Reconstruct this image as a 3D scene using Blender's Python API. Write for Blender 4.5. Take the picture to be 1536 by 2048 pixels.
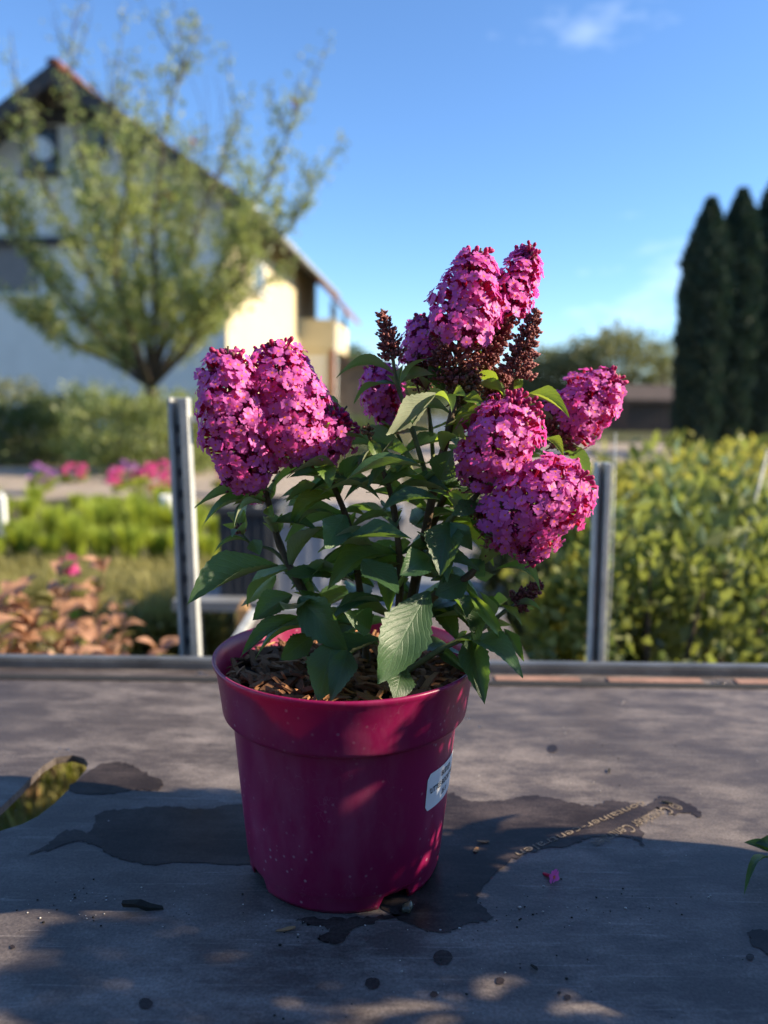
import bpy, bmesh, math, random
import numpy as np
from mathutils import Vector, Matrix, Euler
R = math.radians
rng = random.Random(7)
nrs = np.random.RandomState(11)
scene = bpy.context.scene
for o in list(bpy.data.objects): bpy.data.objects.remove(o)
COL = scene.collection

# ------------------------------------------------------------------ camera, sky, sun, exposure
DECK = 0.55                       # deck height above the ground
CAM = Vector((0.0, 0.0, DECK + 0.40))
PITCH, ROLL = R(8.3), R(0.75)
FPX = 1539.0
fwd = Vector((0, math.cos(PITCH), -math.sin(PITCH)))
rt0 = Vector((1, 0, 0)); up0 = rt0.cross(fwd)
rt = rt0 * math.cos(ROLL) + up0 * math.sin(ROLL)
up = rt.cross(fwd)
cd = bpy.data.cameras.new('camera'); cam = bpy.data.objects.new('camera', cd); COL.objects.link(cam)
cam.matrix_world = Matrix.Translation(CAM) @ Matrix((rt, up, -fwd)).transposed().to_4x4()
cd.sensor_fit = 'VERTICAL'; cd.sensor_height = 34.6; cd.lens = 26.0
cd.clip_start = 0.02; cd.clip_end = 3000
cd.dof.use_dof = True; cd.dof.focus_distance = 0.60; cd.dof.aperture_fstop = 3.4
scene.camera = cam

SUN_EL, SUN_AZ = R(27), R(3.5)      # sun from +x, a little from the camera side
sdir = Vector((math.cos(SUN_EL) * math.cos(SUN_AZ), -math.cos(SUN_EL) * math.sin(SUN_AZ), math.sin(SUN_EL)))
sl = bpy.data.lights.new('sun', 'SUN'); so = bpy.data.objects.new('sun', sl); COL.objects.link(so)
sl.energy = 4.9; sl.angle = R(0.55); sl.color = (1.0, 0.84, 0.62)
so.rotation_euler = (-sdir).to_track_quat('-Z', 'Y').to_euler()
so.location = (6, -1, 6)

w = bpy.data.worlds.new('World'); scene.world = w; w.use_nodes = True
wn = w.node_tree; wn.nodes.clear()
sky = wn.nodes.new('ShaderNodeTexSky'); sky.sky_type = 'NISHITA'; sky.sun_disc = False
sky.sun_elevation = SUN_EL; sky.sun_rotation = math.pi / 2 + SUN_AZ
sky.altitude = 300; sky.air_density = 1.0; sky.dust_density = 0.05; sky.ozone_density = 7.0
bg = wn.nodes.new('ShaderNodeBackground'); bg.inputs['Strength'].default_value = 0.115
wo = wn.nodes.new('ShaderNodeOutputWorld')
# thin wisps of cloud, all round the sky
tc = wn.nodes.new('ShaderNodeTexCoord'); mp = wn.nodes.new('ShaderNodeMapping')
mp.inputs['Scale'].default_value = (2.2, 2.2, 6.0); mp.inputs['Location'].default_value = (1.3, 0.2, 0.0)
nz = wn.nodes.new('ShaderNodeTexNoise'); nz.inputs['Scale'].default_value = 1.6; nz.inputs['Detail'].default_value = 6
nz.inputs['Roughness'].default_value = 0.6
cr = wn.nodes.new('ShaderNodeValToRGB'); cr.color_ramp.elements[0].position = 0.60; cr.color_ramp.elements[1].position = 0.85
cr.color_ramp.elements[1].color = (0.45, 0.45, 0.45, 1)
mx = wn.nodes.new('ShaderNodeMixRGB'); mx.inputs['Color2'].default_value = (6.5, 7.2, 8.0, 1)
wn.links.new(tc.outputs['Generated'], mp.inputs['Vector']); wn.links.new(mp.outputs['Vector'], nz.inputs['Vector'])
wn.links.new(nz.outputs['Fac'], cr.inputs['Fac']); wn.links.new(cr.outputs['Color'], mx.inputs['Fac'])
wn.links.new(sky.outputs['Color'], mx.inputs['Color1']); wn.links.new(mx.outputs['Color'], bg.inputs['Color'])
wn.links.new(bg.outputs['Background'], wo.inputs['Surface'])
scene.view_settings.view_transform = 'Standard'; scene.view_settings.look = 'None'
scene.view_settings.exposure = 1.2; scene.view_settings.gamma = 1.0; scene.view_settings.use_curve_mapping = False
scene.render.engine = 'CYCLES'; scene.cycles.use_denoising = True
scene.cycles.max_bounces = 8; scene.cycles.transparent_max_bounces = 12

# ------------------------------------------------------------------ survey: a sight line from the camera, cut at a distance or a height
def ray(px, py):
    return (fwd * FPX + rt * (px - 768) + up * (1024 - py))
def at(px, py, Y):
    d = ray(px, py); return CAM + d * (Y / d.y)
def onz(px, py, z=DECK):
    d = ray(px, py); return CAM + d * ((z - CAM.z) / d.z)

# ------------------------------------------------------------------ helpers
def tag(o, label=None, cat=None, group=None, kind=None):
    if label: o['label'] = label
    if cat: o['category'] = cat
    if group: o['group'] = group
    if kind: o['kind'] = kind
    return o
def empty(name, loc=(0, 0, 0), rz=0.0):
    o = bpy.data.objects.new(name, None); COL.objects.link(o)
    o.location = loc; o.rotation_euler = (0, 0, rz); o.empty_display_size = 0.05
    return o
def link(name, me, parent=None, mat=None):
    if mat is not None and not me.materials: me.materials.append(mat)
    o = bpy.data.objects.new(name, me); COL.objects.link(o)
    if parent is not None: o.parent = parent
    return o
def mesh_np(name, V, F, mats=None, midx=None, smooth=True, col=None):
    me = bpy.data.meshes.new(name)
    me.from_pydata([tuple(v) for v in V], [], [tuple(f) for f in F])
    for m in (mats or []): me.materials.append(m)
    if midx is not None: me.polygons.foreach_set('material_index', midx)
    if smooth: me.polygons.foreach_set('use_smooth', [True] * len(me.polygons))
    if col is not None:
        a = me.attributes.new('tint', 'FLOAT', 'POINT'); a.data.foreach_set('value', col)
    me.update(); return me
def big_mesh(name, V, F, mats, midx=None, tint=None, smooth=False):
    """V (n,3), F (m,k) numpy arrays, one face size"""
    me = bpy.data.meshes.new(name)
    n, (m, k) = len(V), F.shape
    me.vertices.add(n); me.vertices.foreach_set('co', np.asarray(V, dtype=np.float32).ravel())
    me.loops.add(m * k); me.loops.foreach_set('vertex_index', F.astype(np.int32).ravel())
    me.polygons.add(m); me.polygons.foreach_set('loop_start', (np.arange(m) * k).astype(np.int32))
    me.polygons.foreach_set('loop_total', np.full(m, k, dtype=np.int32))
    for mt in mats: me.materials.append(mt)
    if midx is not None: me.polygons.foreach_set('material_index', np.asarray(midx, dtype=np.int32))
    if smooth: me.polygons.foreach_set('use_smooth', np.ones(m, dtype=bool))
    if tint is not None:
        a = me.attributes.new('tint', 'FLOAT', 'POINT'); a.data.foreach_set('value', np.asarray(tint, dtype=np.float32))
    me.update(calc_edges=True); me.validate(); return me
def box_bm(bm, x0, x1, y0, y1, z0, z1, M=None):
    vs = [bm.verts.new((x, y, z)) for z in (z0, z1) for y in (y0, y1) for x in (x0, x1)]
    if M is not None:
        for v in vs: v.co = M @ v.co
    for f in ((0, 2, 3, 1), (4, 5, 7, 6), (0, 1, 5, 4), (2, 6, 7, 3), (0, 4, 6, 2), (1, 3, 7, 5)):
        bm.faces.new([vs[i] for i in f])
def bm_mesh(name, bm, mat=None, smooth=False):
    me = bpy.data.meshes.new(name); bmesh.ops.recalc_face_normals(bm, faces=bm.faces); bm.to_mesh(me); bm.free()
    if mat is not None: me.materials.append(mat)
    if smooth: me.polygons.foreach_set('use_smooth', [True] * len(me.polygons))
    return me
def box(name, x0, x1, y0, y1, z0, z1, mat, parent=None, bevel=0.0, M=None):
    bm = bmesh.new(); box_bm(bm, x0, x1, y0, y1, z0, z1, M)
    if bevel: bmesh.ops.bevel(bm, geom=list(bm.edges), offset=bevel, segments=2, affect='EDGES')
    return link(name, bm_mesh(name, bm, mat), parent)
def tube_arrays(path, radii, sides=7):
    P = [Vector(p) for p in path]; V, F = [], []
    for i, p in enumerate(P):
        t = (P[min(i + 1, len(P) - 1)] - P[max(i - 1, 0)]).normalized()
        a = t.cross(Vector((0.3, 1, 0.2))).normalized(); b = t.cross(a)
        for s in range(sides):
            q = 2 * math.pi * s / sides
            V.append(p + (a * math.cos(q) + b * math.sin(q)) * radii[i])
    for i in range(len(P) - 1):
        for s in range(sides):
            s2 = (s + 1) % sides
            F.append((i * sides + s, i * sides + s2, (i + 1) * sides + s2, (i + 1) * sides + s))
    n = len(V); V.append(P[-1]); k = (len(P) - 1) * sides
    for s in range(sides): F.append((k + s, k + (s + 1) % sides, n, n))
    F = [f if len(set(f)) == 4 else f[:3] for f in F]
    return V, F
def tube(name, path, radii, mat, parent=None, sides=7):
    V, F = tube_arrays(path, radii, sides)
    return link(name, mesh_np(name, V, F, [mat]), parent)
def smooth_path(pts, n=6):
    """Catmull-Rom through the points"""
    P = [Vector(p) for p in pts]; P = [P[0] * 2 - P[1]] + P + [P[-1] * 2 - P[-2]]; out = []
    for i in range(1, len(P) - 2):
        for k in range(n):
            t = k / n; a, b, c, d = P[i - 1], P[i], P[i + 1], P[i + 2]
            out.append(0.5 * ((2 * b) + (c - a) * t + (2 * a - 5 * b + 4 * c - d) * t * t + (3 * b - a - 3 * c + d) * t ** 3))
    out.append(P[-2]); return out
def lathe(name, prof, mat, parent=None, seg=96, closed=False, edit=None, smooth=True):
    V, F = [], []
    for (r, z) in prof:
        for s in range(seg):
            a = 2 * math.pi * s / seg
            V.append([r * math.cos(a), r * math.sin(a), z])
    n = len(prof)
    for i in range(n if closed else n - 1):
        j = (i + 1) % n
        for s in range(seg):
            t = (s + 1) % seg
            F.append((i * seg + s, i * seg + t, j * seg + t, j * seg + s))
    if edit: edit(V, seg)
    return link(name, mesh_np(name, V, F, [mat], smooth=smooth), parent)

# ------------------------------------------------------------------ materials
class NT:
    def __init__(s, name):
        s.m = bpy.data.materials.new(name); s.m.use_nodes = True; s.t = s.m.node_tree; s.t.nodes.clear()
        s.out = s.t.nodes.new('ShaderNodeOutputMaterial')
    def n(s, typ, **kw):
        nd = s.t.nodes.new('ShaderNode' + typ)
        for k, v in kw.items():
            if hasattr(nd, k): setattr(nd, k, v)
        return nd
    def l(s, a, b): s.t.links.new(a, b)
    def noise(s, scale, detail=4, rough=0.55, vec=None, out='Fac'):
        nd = s.n('TexNoise'); nd.inputs['Scale'].default_value = scale; nd.inputs['Detail'].default_value = detail
        nd.inputs['Roughness'].default_value = rough
        if vec is not None: s.l(vec, nd.inputs['Vector'])
        return nd.outputs[out]
    def coord(s, which='Object', scale=None, rot=None):
        t = s.n('TexCoord').outputs[which]
        if scale is None and rot is None: return t
        mp = s.n('Mapping'); s.l(t, mp.inputs['Vector'])
        if scale is not None: mp.inputs['Scale'].default_value = scale
        if rot is not None: mp.inputs['Rotation'].default_value = rot
        return mp.outputs['Vector']
    def ramp(s, fac, stops):
        r = s.n('ValToRGB'); e = r.color_ramp.elements
        while len(e) < len(stops): e.new(0.5)
        for k, (p, c) in enumerate(stops):
            e[k].position = p; e[k].color = (c[0], c[1], c[2], 1) if hasattr(c, '__len__') else (c, c, c, 1)
        s.l(fac, r.inputs['Fac']); return r.outputs['Color']
    def mix(s, f, a, b, typ='MIX'):
        m = s.n('MixRGB'); m.blend_type = typ
        for sock, v in ((m.inputs['Fac'], f), (m.inputs['Color1'], a), (m.inputs['Color2'], b)):
            if hasattr(v, 'is_linked'): s.l(v, sock)
            elif hasattr(v, '__len__'): sock.default_value = (v[0], v[1], v[2], 1)
            else: sock.default_value = v if sock.type == 'VALUE' else (v, v, v, 1)
        return m.outputs['Color']
    def math(s, op, a, b=0.0, clamp=False):
        m = s.n('Math'); m.operation = op; m.use_clamp = clamp
        for sock, v in ((m.inputs[0], a), (m.inputs[1], b)):
            if hasattr(v, 'is_linked'): s.l(v, sock)
            else: sock.default_value = v
        return m.outputs[0]
    def bump(s, h, strength=0.3, dist=0.01):
        b = s.n('Bump'); b.inputs['Strength'].default_value = strength; b.inputs['Distance'].default_value = dist
        s.l(h, b.inputs['Height']); return b.outputs['Normal']
    def pbr(s, col, rough=0.6, spec=0.5, normal=None, metal=0.0, coat=0.0):
        p = s.n('BsdfPrincipled')
        for key, v in (('Base Color', col), ('Roughness', rough), ('Specular IOR Level', spec), ('Metallic', metal), ('Coat Weight', coat)):
            if hasattr(v, 'is_linked'): s.l(v, p.inputs[key])
            elif hasattr(v, '__len__'): p.inputs[key].default_value = (v[0], v[1], v[2], 1)
            else: p.inputs[key].default_value = v
        if normal is not None: s.l(normal, p.inputs['Normal'])
        return p
    def done(s, shader): s.l(shader, s.out.inputs['Surface']); return s.m
def simple(name, col, rough=0.7, var=0.25, scale=20, spec=0.4, metal=0.0, bump=0.0, bscale=200):
    t = NT(name); c = t.coord('Object')
    f = t.noise(scale, 5, 0.6, c)
    k = t.ramp(f, [(0.3, [x * (1 - var) for x in col]), (0.7, [min(1, x * (1 + var)) for x in col])])
    nr = t.bump(t.noise(bscale, 4, 0.6, c), bump, 0.002) if bump else None
    return t.done(t.pbr(k, rough, spec, nr, metal).outputs[0])
def leafy(name, top, under, trans, tw=0.3, rough=0.45, spec=0.5, veins=False, tint=True, pucker=0.0):
    """leaf: top and felted underside differ; light comes through"""
    t = NT(name)
    geo = t.n('NewGeometry')
    f = t.n('ObjectInfo').outputs['Random']
    if tint:
        a = t.n('Attribute'); a.attribute_name = 'tint'; f = a.outputs['Fac']
    tp = t.mix(f, [c * 0.65 for c in top], [min(1, c * 1.45) for c in top])
    un = t.mix(f, [c * 0.85 for c in under], [min(1, c * 1.15) for c in under])
    nr = None
    if veins:
        uv = t.n('UVMap').outputs[0]; sp = t.n('SeparateXYZ'); t.l(uv, sp.inputs[0])
        av = t.math('ABSOLUTE', t.math('SUBTRACT', sp.outputs[1], 0.5))
        ph = t.math('SUBTRACT', t.math('MULTIPLY', sp.outputs[0], 62.0), t.math('MULTIPLY', av, 48.0))
        vein = t.math('POWER', t.math('MULTIPLY', t.math('ADD', t.math('SINE', ph), 1.0), 0.5), 9.0)
        rib = t.math('POWER', t.math('SUBTRACT', 1.0, t.math('MULTIPLY', av, 2.0), True), 22.0)
        vv = t.math('MAXIMUM', t.math('MULTIPLY', vein, 0.55), rib)
        tp = t.mix(t.math('MULTIPLY', vv, 0.35), tp, [min(1, c * 2.4 + 0.02) for c in top])
        nn = t.noise(260, 3, 0.5, t.coord('Object'))
        h = t.math('SUBTRACT', t.math('MULTIPLY', nn, pucker), vv)
        nr = t.bump(h, 0.30, 0.0010)
        mot = t.noise(60, 3, 0.5, t.coord('Object'))
        tp = t.mix(1.0, tp, t.ramp(mot, [(0.3, 0.75), (0.7, 1.2)]), 'MULTIPLY')
    col = t.mix(geo.outputs['Backfacing'], tp, un)
    rg = t.mix(geo.outputs['Backfacing'], rough, 0.85)
    p = t.pbr(col, rg, spec, nr)
    tr = t.n('BsdfTranslucent'); tr.inputs['Color'].default_value = (*trans, 1)
    if nr is not None: t.l(nr, tr.inputs['Normal'])
    ms = t.n('MixShader'); ms.inputs[0].default_value = tw
    t.l(p.outputs[0], ms.inputs[1]); t.l(tr.outputs[0], ms.inputs[2])
    return t.done(ms.outputs[0])
def petal(name, lo, hi, trans, tw=0.4, rough=0.5):
    t = NT(name); a = t.n('Attribute'); a.attribute_name = 'tint'
    c = t.mix(a.outputs['Fac'], lo, hi)
    p = t.pbr(c, rough, 0.35)
    tr = t.n('BsdfTranslucent'); t.l(t.mix(a.outputs['Fac'], [x * 0.9 for x in trans], trans), tr.inputs['Color'])
    ms = t.n('MixShader'); ms.inputs[0].default_value = tw
    t.l(p.outputs[0], ms.inputs[1]); t.l(tr.outputs[0], ms.inputs[2])
    return t.done(ms.outputs[0])

M_leaf = leafy('leaf_green', (0.042, 0.092, 0.034), (0.26, 0.29, 0.19), (0.26, 0.46, 0.05), 0.28, 0.36, 0.5, True, False, 0.5)
M_young = leafy('leaf_young', (0.11, 0.19, 0.03), (0.30, 0.34, 0.17), (0.42, 0.58, 0.05), 0.38, 0.40, 0.5, True, False, 0.4)
M_petal = petal('petal_pink', (0.60, 0.12, 0.47), (0.86, 0.22, 0.66), (0.98, 0.12, 0.52), 0.45)
M_tube = petal('floret_tube', (0.42, 0.02, 0.08), (0.62, 0.03, 0.12), (0.9, 0.04, 0.10), 0.35)
M_eye = simple('floret_eye', (0.75, 0.14, 0.05), 0.6, 0.1)
M_bud = petal('bud_pink', (0.34, 0.018, 0.09), (0.66, 0.04, 0.20), (0.7, 0.02, 0.08), 0.2)
M_spent = petal('spent_brown', (0.13, 0.040, 0.045), (0.40, 0.15, 0.13), (0.45, 0.12, 0.10), 0.15, 0.7)
M_inner = petal('calyx_pink_brown', (0.32, 0.035, 0.18), (0.58, 0.08, 0.36), (0.55, 0.04, 0.15), 0.3, 0.7)
M_tan = petal('spent_tan', (0.13, 0.075, 0.04), (0.30, 0.20, 0.11), (0.30, 0.18, 0.08), 0.15, 0.8)
M_stem = simple('stem_brown', (0.12, 0.085, 0.05), 0.75, 0.4, 90, 0.3, 0, 0.5, 700)
M_stemg = simple('stem_green', (0.15, 0.17, 0.07), 0.7, 0.35, 90, 0.3, 0, 0.4, 700)

def pot_material():
    t = NT('pot_magenta_plastic'); c = t.coord('Object')
    base = t.ramp(t.noise(7, 4, 0.6, c), [(0.30, (0.27, 0.0075, 0.075)), (0.75, (0.34, 0.011, 0.098))])
    v = t.n('TexVoronoi'); v.inputs['Scale'].default_value = 140; t.l(c, v.inputs['Vector'])
    spots = t.ramp(v.outputs['Distance'], [(0.10, 1.0), (0.22, 0.0)])
    area = t.ramp(t.noise(14, 3, 0.5, c), [(0.36, 0.0), (0.58, 1.0)])
    keep = t.ramp(t.math('FRACT', t.math('MULTIPLY', v.outputs['Color'], 7.31)), [(0.45, 0.0), (0.55, 1.0)])
    f = t.math('MULTIPLY', t.math('MULTIPLY', spots, area), t.math('MULTIPLY', keep, 0.6))
    base = t.mix(f, base, (0.62, 0.42, 0.50))
    film = t.ramp(t.noise(22, 6, 0.7, t.coord('Object', (1, 1, 0.35))), [(0.46, 0.0), (0.72, 1.0)])
    base = t.mix(t.math('MULTIPLY', film, 0.16), base, (0.60, 0.34, 0.46))  # haze film; the lavender sheen of reflected sky is painted in with it
    scr = t.n('TexWave'); scr.inputs['Scale'].default_value = 16; scr.inputs['Distortion'].default_value = 26
    scr.inputs['Detail'].default_value = 3; scr.inputs['Detail Scale'].default_value = 2.2; t.l(c, scr.inputs['Vector'])
    sf = t.math('MULTIPLY', t.ramp(scr.outputs['Fac'], [(0.985, 0.0), (1.0, 1.0)]), t.ramp(t.noise(30, 2, 0.5, c), [(0.5, 0.0), (0.62, 1.0)]))
    base = t.mix(t.math('MULTIPLY', sf, 0.12), base, (0.7, 0.45, 0.55))
    rg = t.mix(film, 0.34, 0.55)
    nr = t.bump(t.noise(120, 3, 0.5, c), 0.08, 0.001)
    p = t.pbr(base, rg, 0.5, nr)
    tr = t.n('BsdfTranslucent'); tr.inputs['Color'].default_value = (0.85, 0.03, 0.16, 1)
    ms = t.n('MixShader'); ms.inputs[0].default_value = 0.20
    t.l(p.outputs[0], ms.inputs[1]); t.l(tr.outputs[0], ms.inputs[2])
    return t.done(ms.outputs[0])
M_pot = pot_material()

def deck_material(wet=False):
    t = NT('deck_wet_film' if wet else 'deck_film_plywood'); c = t.coord('Object')
    big = t.noise(3.1, 6, 0.62, c); mid = t.noise(13, 7, 0.7, t.coord('Object', (1, 2.2, 1), (0, 0, 0.4))); fine = t.noise(420, 3, 0.6, c)
    film = t.ramp(big, [(0.3, (0.056, 0.045, 0.041)), (0.7, (0.088, 0.071, 0.064))])
    dust = t.math('MULTIPLY', t.ramp(mid, [(0.42, 0.0), (0.64, 1.0)]), t.ramp(big, [(0.36, 0.2), (0.60, 1.0)]))
    streak = t.noise(9, 8, 0.75, t.coord('Object', (0.8, 6.0, 1), (0, 0, -0.12)))
    dust = t.math('MAXIMUM', dust, t.math('MULTIPLY', t.ramp(streak, [(0.56, 0.0), (0.72, 1.0)]), 0.6))
    col = t.mix(t.math('MULTIPLY', dust, 0.72), film, (0.28, 0.24, 0.215))
    # dry dust rings and specks
    sp = t.n('TexVoronoi'); sp.inputs['Scale'].default_value = 190; t.l(c, sp.inputs['Vector'])
    speck = t.math('MULTIPLY', t.ramp(sp.outputs['Distance'], [(0.05, 1.0), (0.14, 0.0)]), t.ramp(t.noise(17, 3, 0.6, c), [(0.55, 0.0), (0.68, 1.0)]))
    col = t.mix(t.math('MULTIPLY', speck, 0.55), col, (0.42, 0.38, 0.34))
    # scratches in several directions
    for k, (rz, sc) in enumerate(((0.3, 30), (-0.55, 24), (1.25, 34))):
        wv = t.noise(sc, 2, 0.5, t.coord('Object', (0.35, 9.0, 1), (0, 0, rz)))
        ms_ = t.noise(3.3 + k, 2, 0.5, c)
        s_ = t.math('MULTIPLY', t.ramp(wv, [(0.655, 0.0), (0.69, 1.0)]), t.ramp(ms_, [(0.44, 0.0), (0.56, 1.0)]))
        col = t.mix(t.math('MULTIPLY', s_, 0.20), col, (0.36, 0.32, 0.29))
    col = t.mix(1.0, col, t.ramp(fine, [(0.3, 0.70), (0.7, 1.32)]), 'MULTIPLY')
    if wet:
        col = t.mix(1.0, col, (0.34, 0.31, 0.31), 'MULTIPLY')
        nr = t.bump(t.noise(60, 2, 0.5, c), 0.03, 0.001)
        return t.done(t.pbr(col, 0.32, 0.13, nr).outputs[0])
    rg = t.mix(dust, 0.50, 0.72)
    nr = t.bump(t.math('ADD', t.math('MULTIPLY', fine, 0.5), mid), 0.16, 0.0012)
    return t.done(t.pbr(col, rg, 0.42, nr).outputs[0])
M_deck, M_wet = deck_material(), deck_material(True)
M_ply = simple('plywood_edge', (0.10, 0.065, 0.04), 0.8, 0.3, 60)
M_galv = simple('galvanised_steel', (0.46, 0.47, 0.44), 0.5, 0.2, 26, 0.5, 0.2, 0.1, 300)
M_rail = simple('rail_grey_steel', (0.13, 0.14, 0.15), 0.55, 0.35, 18, 0.5, 0.3, 0.1, 300)
M_dark = simple('dark_void', (0.02, 0.02, 0.02), 0.9, 0.2)
M_white = simple('white_plastic', (0.72, 0.72, 0.70), 0.5, 0.05)
M_label = simple('label_paper', (0.78, 0.80, 0.82), 0.45, 0.03, 30)
M_ink = simple('label_ink', (0.03, 0.03, 0.035), 0.6, 0.1)
M_chip = [simple('bark_a', (0.30, 0.145, 0.07), 0.85, 0.45, 50, 0.2, 0, 0.7, 400), simple('bark_b', (0.17, 0.085, 0.045), 0.9, 0.4, 50, 0.2, 0, 0.7, 400),
          simple('bark_c', (0.42, 0.21, 0.10), 0.85, 0.35, 50, 0.2, 0, 0.7, 400)]
M_soil = simple('peat_soil', (0.028, 0.020, 0.014), 0.95, 0.5, 120, 0.2, 0, 1.0, 300)
M_drop = NT('water'); _g = M_drop.n('BsdfPrincipled'); _g.inputs['Roughness'].default_value = 0.02; _g.inputs['Transmission Weight'].default_value = 1.0
_g.inputs['IOR'].default_value = 1.33; M_drop = M_drop.done(_g.outputs[0])

# ------------------------------------------------------------------ ground, paths
def ground_material():
    t = NT('ground_grass_soil'); c = t.coord('Object')
    a = t.ramp(t.noise(0.7, 6, 0.65, c), [(0.35, (0.060, 0.075, 0.022)), (0.52, (0.085, 0.085, 0.035)), (0.68, (0.13, 0.105, 0.065))])
    b = t.ramp(t.noise(24, 5, 0.7, c), [(0.3, 0.6), (0.7, 1.35)])
    return t.done(t.pbr(t.mix(1.0, a, b, 'MULTIPLY'), 0.95, 0.15, t.bump(t.noise(40, 4, 0.7, c), 0.8, 0.03)).outputs[0])
def gravel_material(name, lo, hi):
    t = NT(name); c = t.coord('Object')
    a = t.ramp(t.noise(1.5, 5, 0.6, c), [(0.3, lo), (0.7, hi)])
    b = t.ramp(t.noise(90, 3, 0.7, c), [(0.3, 0.75), (0.7, 1.2)])
    return t.done(t.pbr(t.mix(1.0, a, b, 'MULTIPLY'), 0.95, 0.15, t.bump(t.noise(90, 3, 0.7, c), 0.6, 0.01)).outputs[0])
def sheet(name, pts, z, mat, kind='structure'):
    me = bpy.data.meshes.new(name); me.from_pydata([(x, y, z) for x, y in pts], [], [list(range(len(pts)))]); me.materials.append(mat)
    o = link(name, me); o['kind'] = kind; return o
sheet('ground', [(-900, -300), (900, -300), (900, 1500), (-900, 1500)], 0.0, ground_material())
M_grav = gravel_material('gravel_pinkish', (0.30, 0.25, 0.20), (0.42, 0.35, 0.28))
M_paving = gravel_material('paving_grey', (0.17, 0.155, 0.14), (0.25, 0.23, 0.21))
sheet('gravel_path', [(-30, 7.0), (0.2, 7.0), (0.2, 10.2), (-30, 10.2)], 0.004, M_grav)
sheet('road', [(0.6, 9.8), (40, 11.5), (40, 19), (0.6, 18)], 0.004, M_grav)
sheet('paved_yard', [(-.5, -1.5), (1.1, -1.5), (1.1, 7.0), (-.5, 7.0)], 0.008, M_paving)
# far hills
def ridge(name, y, x0, x1, base, amp, seed, mat, depth=60):
    rr = np.random.RandomState(seed); n = 90; xs = np.linspace(x0, x1, n)
    h = base + amp * (np.sin(xs * 0.013 + seed) + 0.5 * np.sin(xs * 0.041 + 2 * seed) + 0.25 * np.sin(xs * 0.13)) + rr.rand(n) * amp * 0.25
    V = [(x, y, -1) for x in xs] + [(x, y + depth * 0.5, hh) for x, hh in zip(xs, h)] + [(x, y + depth, -1) for x in xs]
    F = [(i, i + 1, n + i + 1, n + i) for i in range(n - 1)] + [(n + i, n + i + 1, 2 * n + i + 1, 2 * n + i) for i in range(n - 1)]
    o = link(name, mesh_np(name, V, F, [mat])); o['kind'] = 'structure'
ridge('hills', 260, -500, 500, 9, 3.0, 3, simple('hill_green', (0.035, 0.055, 0.03), 0.95, 0.3, 0.2, 0.1))

# ------------------------------------------------------------------ trolley the pot stands on
FAR = onz(768, 1345).y
trol = tag(empty('plant_trolley', (0, 0.6, 0)), 'flat brown film faced plywood trolley deck under the magenta pot', 'trolley')
def rel(o, root):
    o.matrix_parent_inverse = Matrix.Translation(root.location).inverted(); return o
def deck_mesh(name, outer, hole, z0, z1, mat):
    bm = bmesh.new(); loops = []
    for lp in ([outer, hole] if hole else [outer]):
        vs = [bm.verts.new((x, y, z1)) for x, y in lp]; loops.append(vs)
        for i in range(len(vs)): bm.edges.new((vs[i], vs[(i + 1) % len(vs)]))
    bmesh.ops.triangle_fill(bm, use_beauty=True, edges=list(bm.edges))
    for f in bm.faces:
        if f.normal.z < 0: f.normal_flip()
    top = list(bm.faces)
    r = bmesh.ops.extrude_face_region(bm, geom=top)
    for v in [g for g in r['geom'] if isinstance(g, bmesh.types.BMVert)]: v.co.z = z0
    return bm_mesh(name, bm, mat)
slot_px = [(-60, 1668), (0, 1616), (40, 1578), (85, 1532), (112, 1515), (145, 1510), (168, 1516), (176, 1526), (172, 1540), (150, 1566), (110, 1606), (75, 1633), (45, 1648), (0, 1662), (-60, 1690)]
slot = [(p.x, p.y) for p in (onz(*q) for q in slot_px)]
XL, XR, YN = -0.62, 1.20, 0.06
dk = rel(link('deck', deck_mesh('deck', [(XL, YN), (XR, YN), (XR, FAR), (XL, FAR)], slot, DECK - 0.008, DECK, M_deck), trol), trol)
EDGE = FAR + 0.002
rel(box('rail', XL - 0.03, XR + 0.03, EDGE, EDGE + 0.022, DECK - 0.03, DECK + 0.014, M_rail, trol, 0.003), trol)
rel(box('rail', XL - 0.03, XR + 0.03, YN - 0.024, YN - 0.002, DECK - 0.03, DECK + 0.004, M_rail, trol, 0.003), trol)
rel(box('rail', XL - 0.026, XL - 0.002, YN, FAR, DECK - 0.03, DECK + 0.004, M_rail, trol, 0.003), trol)
rel(box('rail', XR + 0.002, XR + 0.026, YN, FAR, DECK - 0.03, DECK + 0.004, M_rail, trol, 0.003), trol)
for x in (XL + 0.02, XR - 0.02):
    for y in (YN + 0.03, FAR - 0.03):
        rel(box('leg', x - 0.016, x + 0.016, y - 0.016, y + 0.016, 0, DECK - 0.017, M_rail, trol, 0.003), trol)
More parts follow.
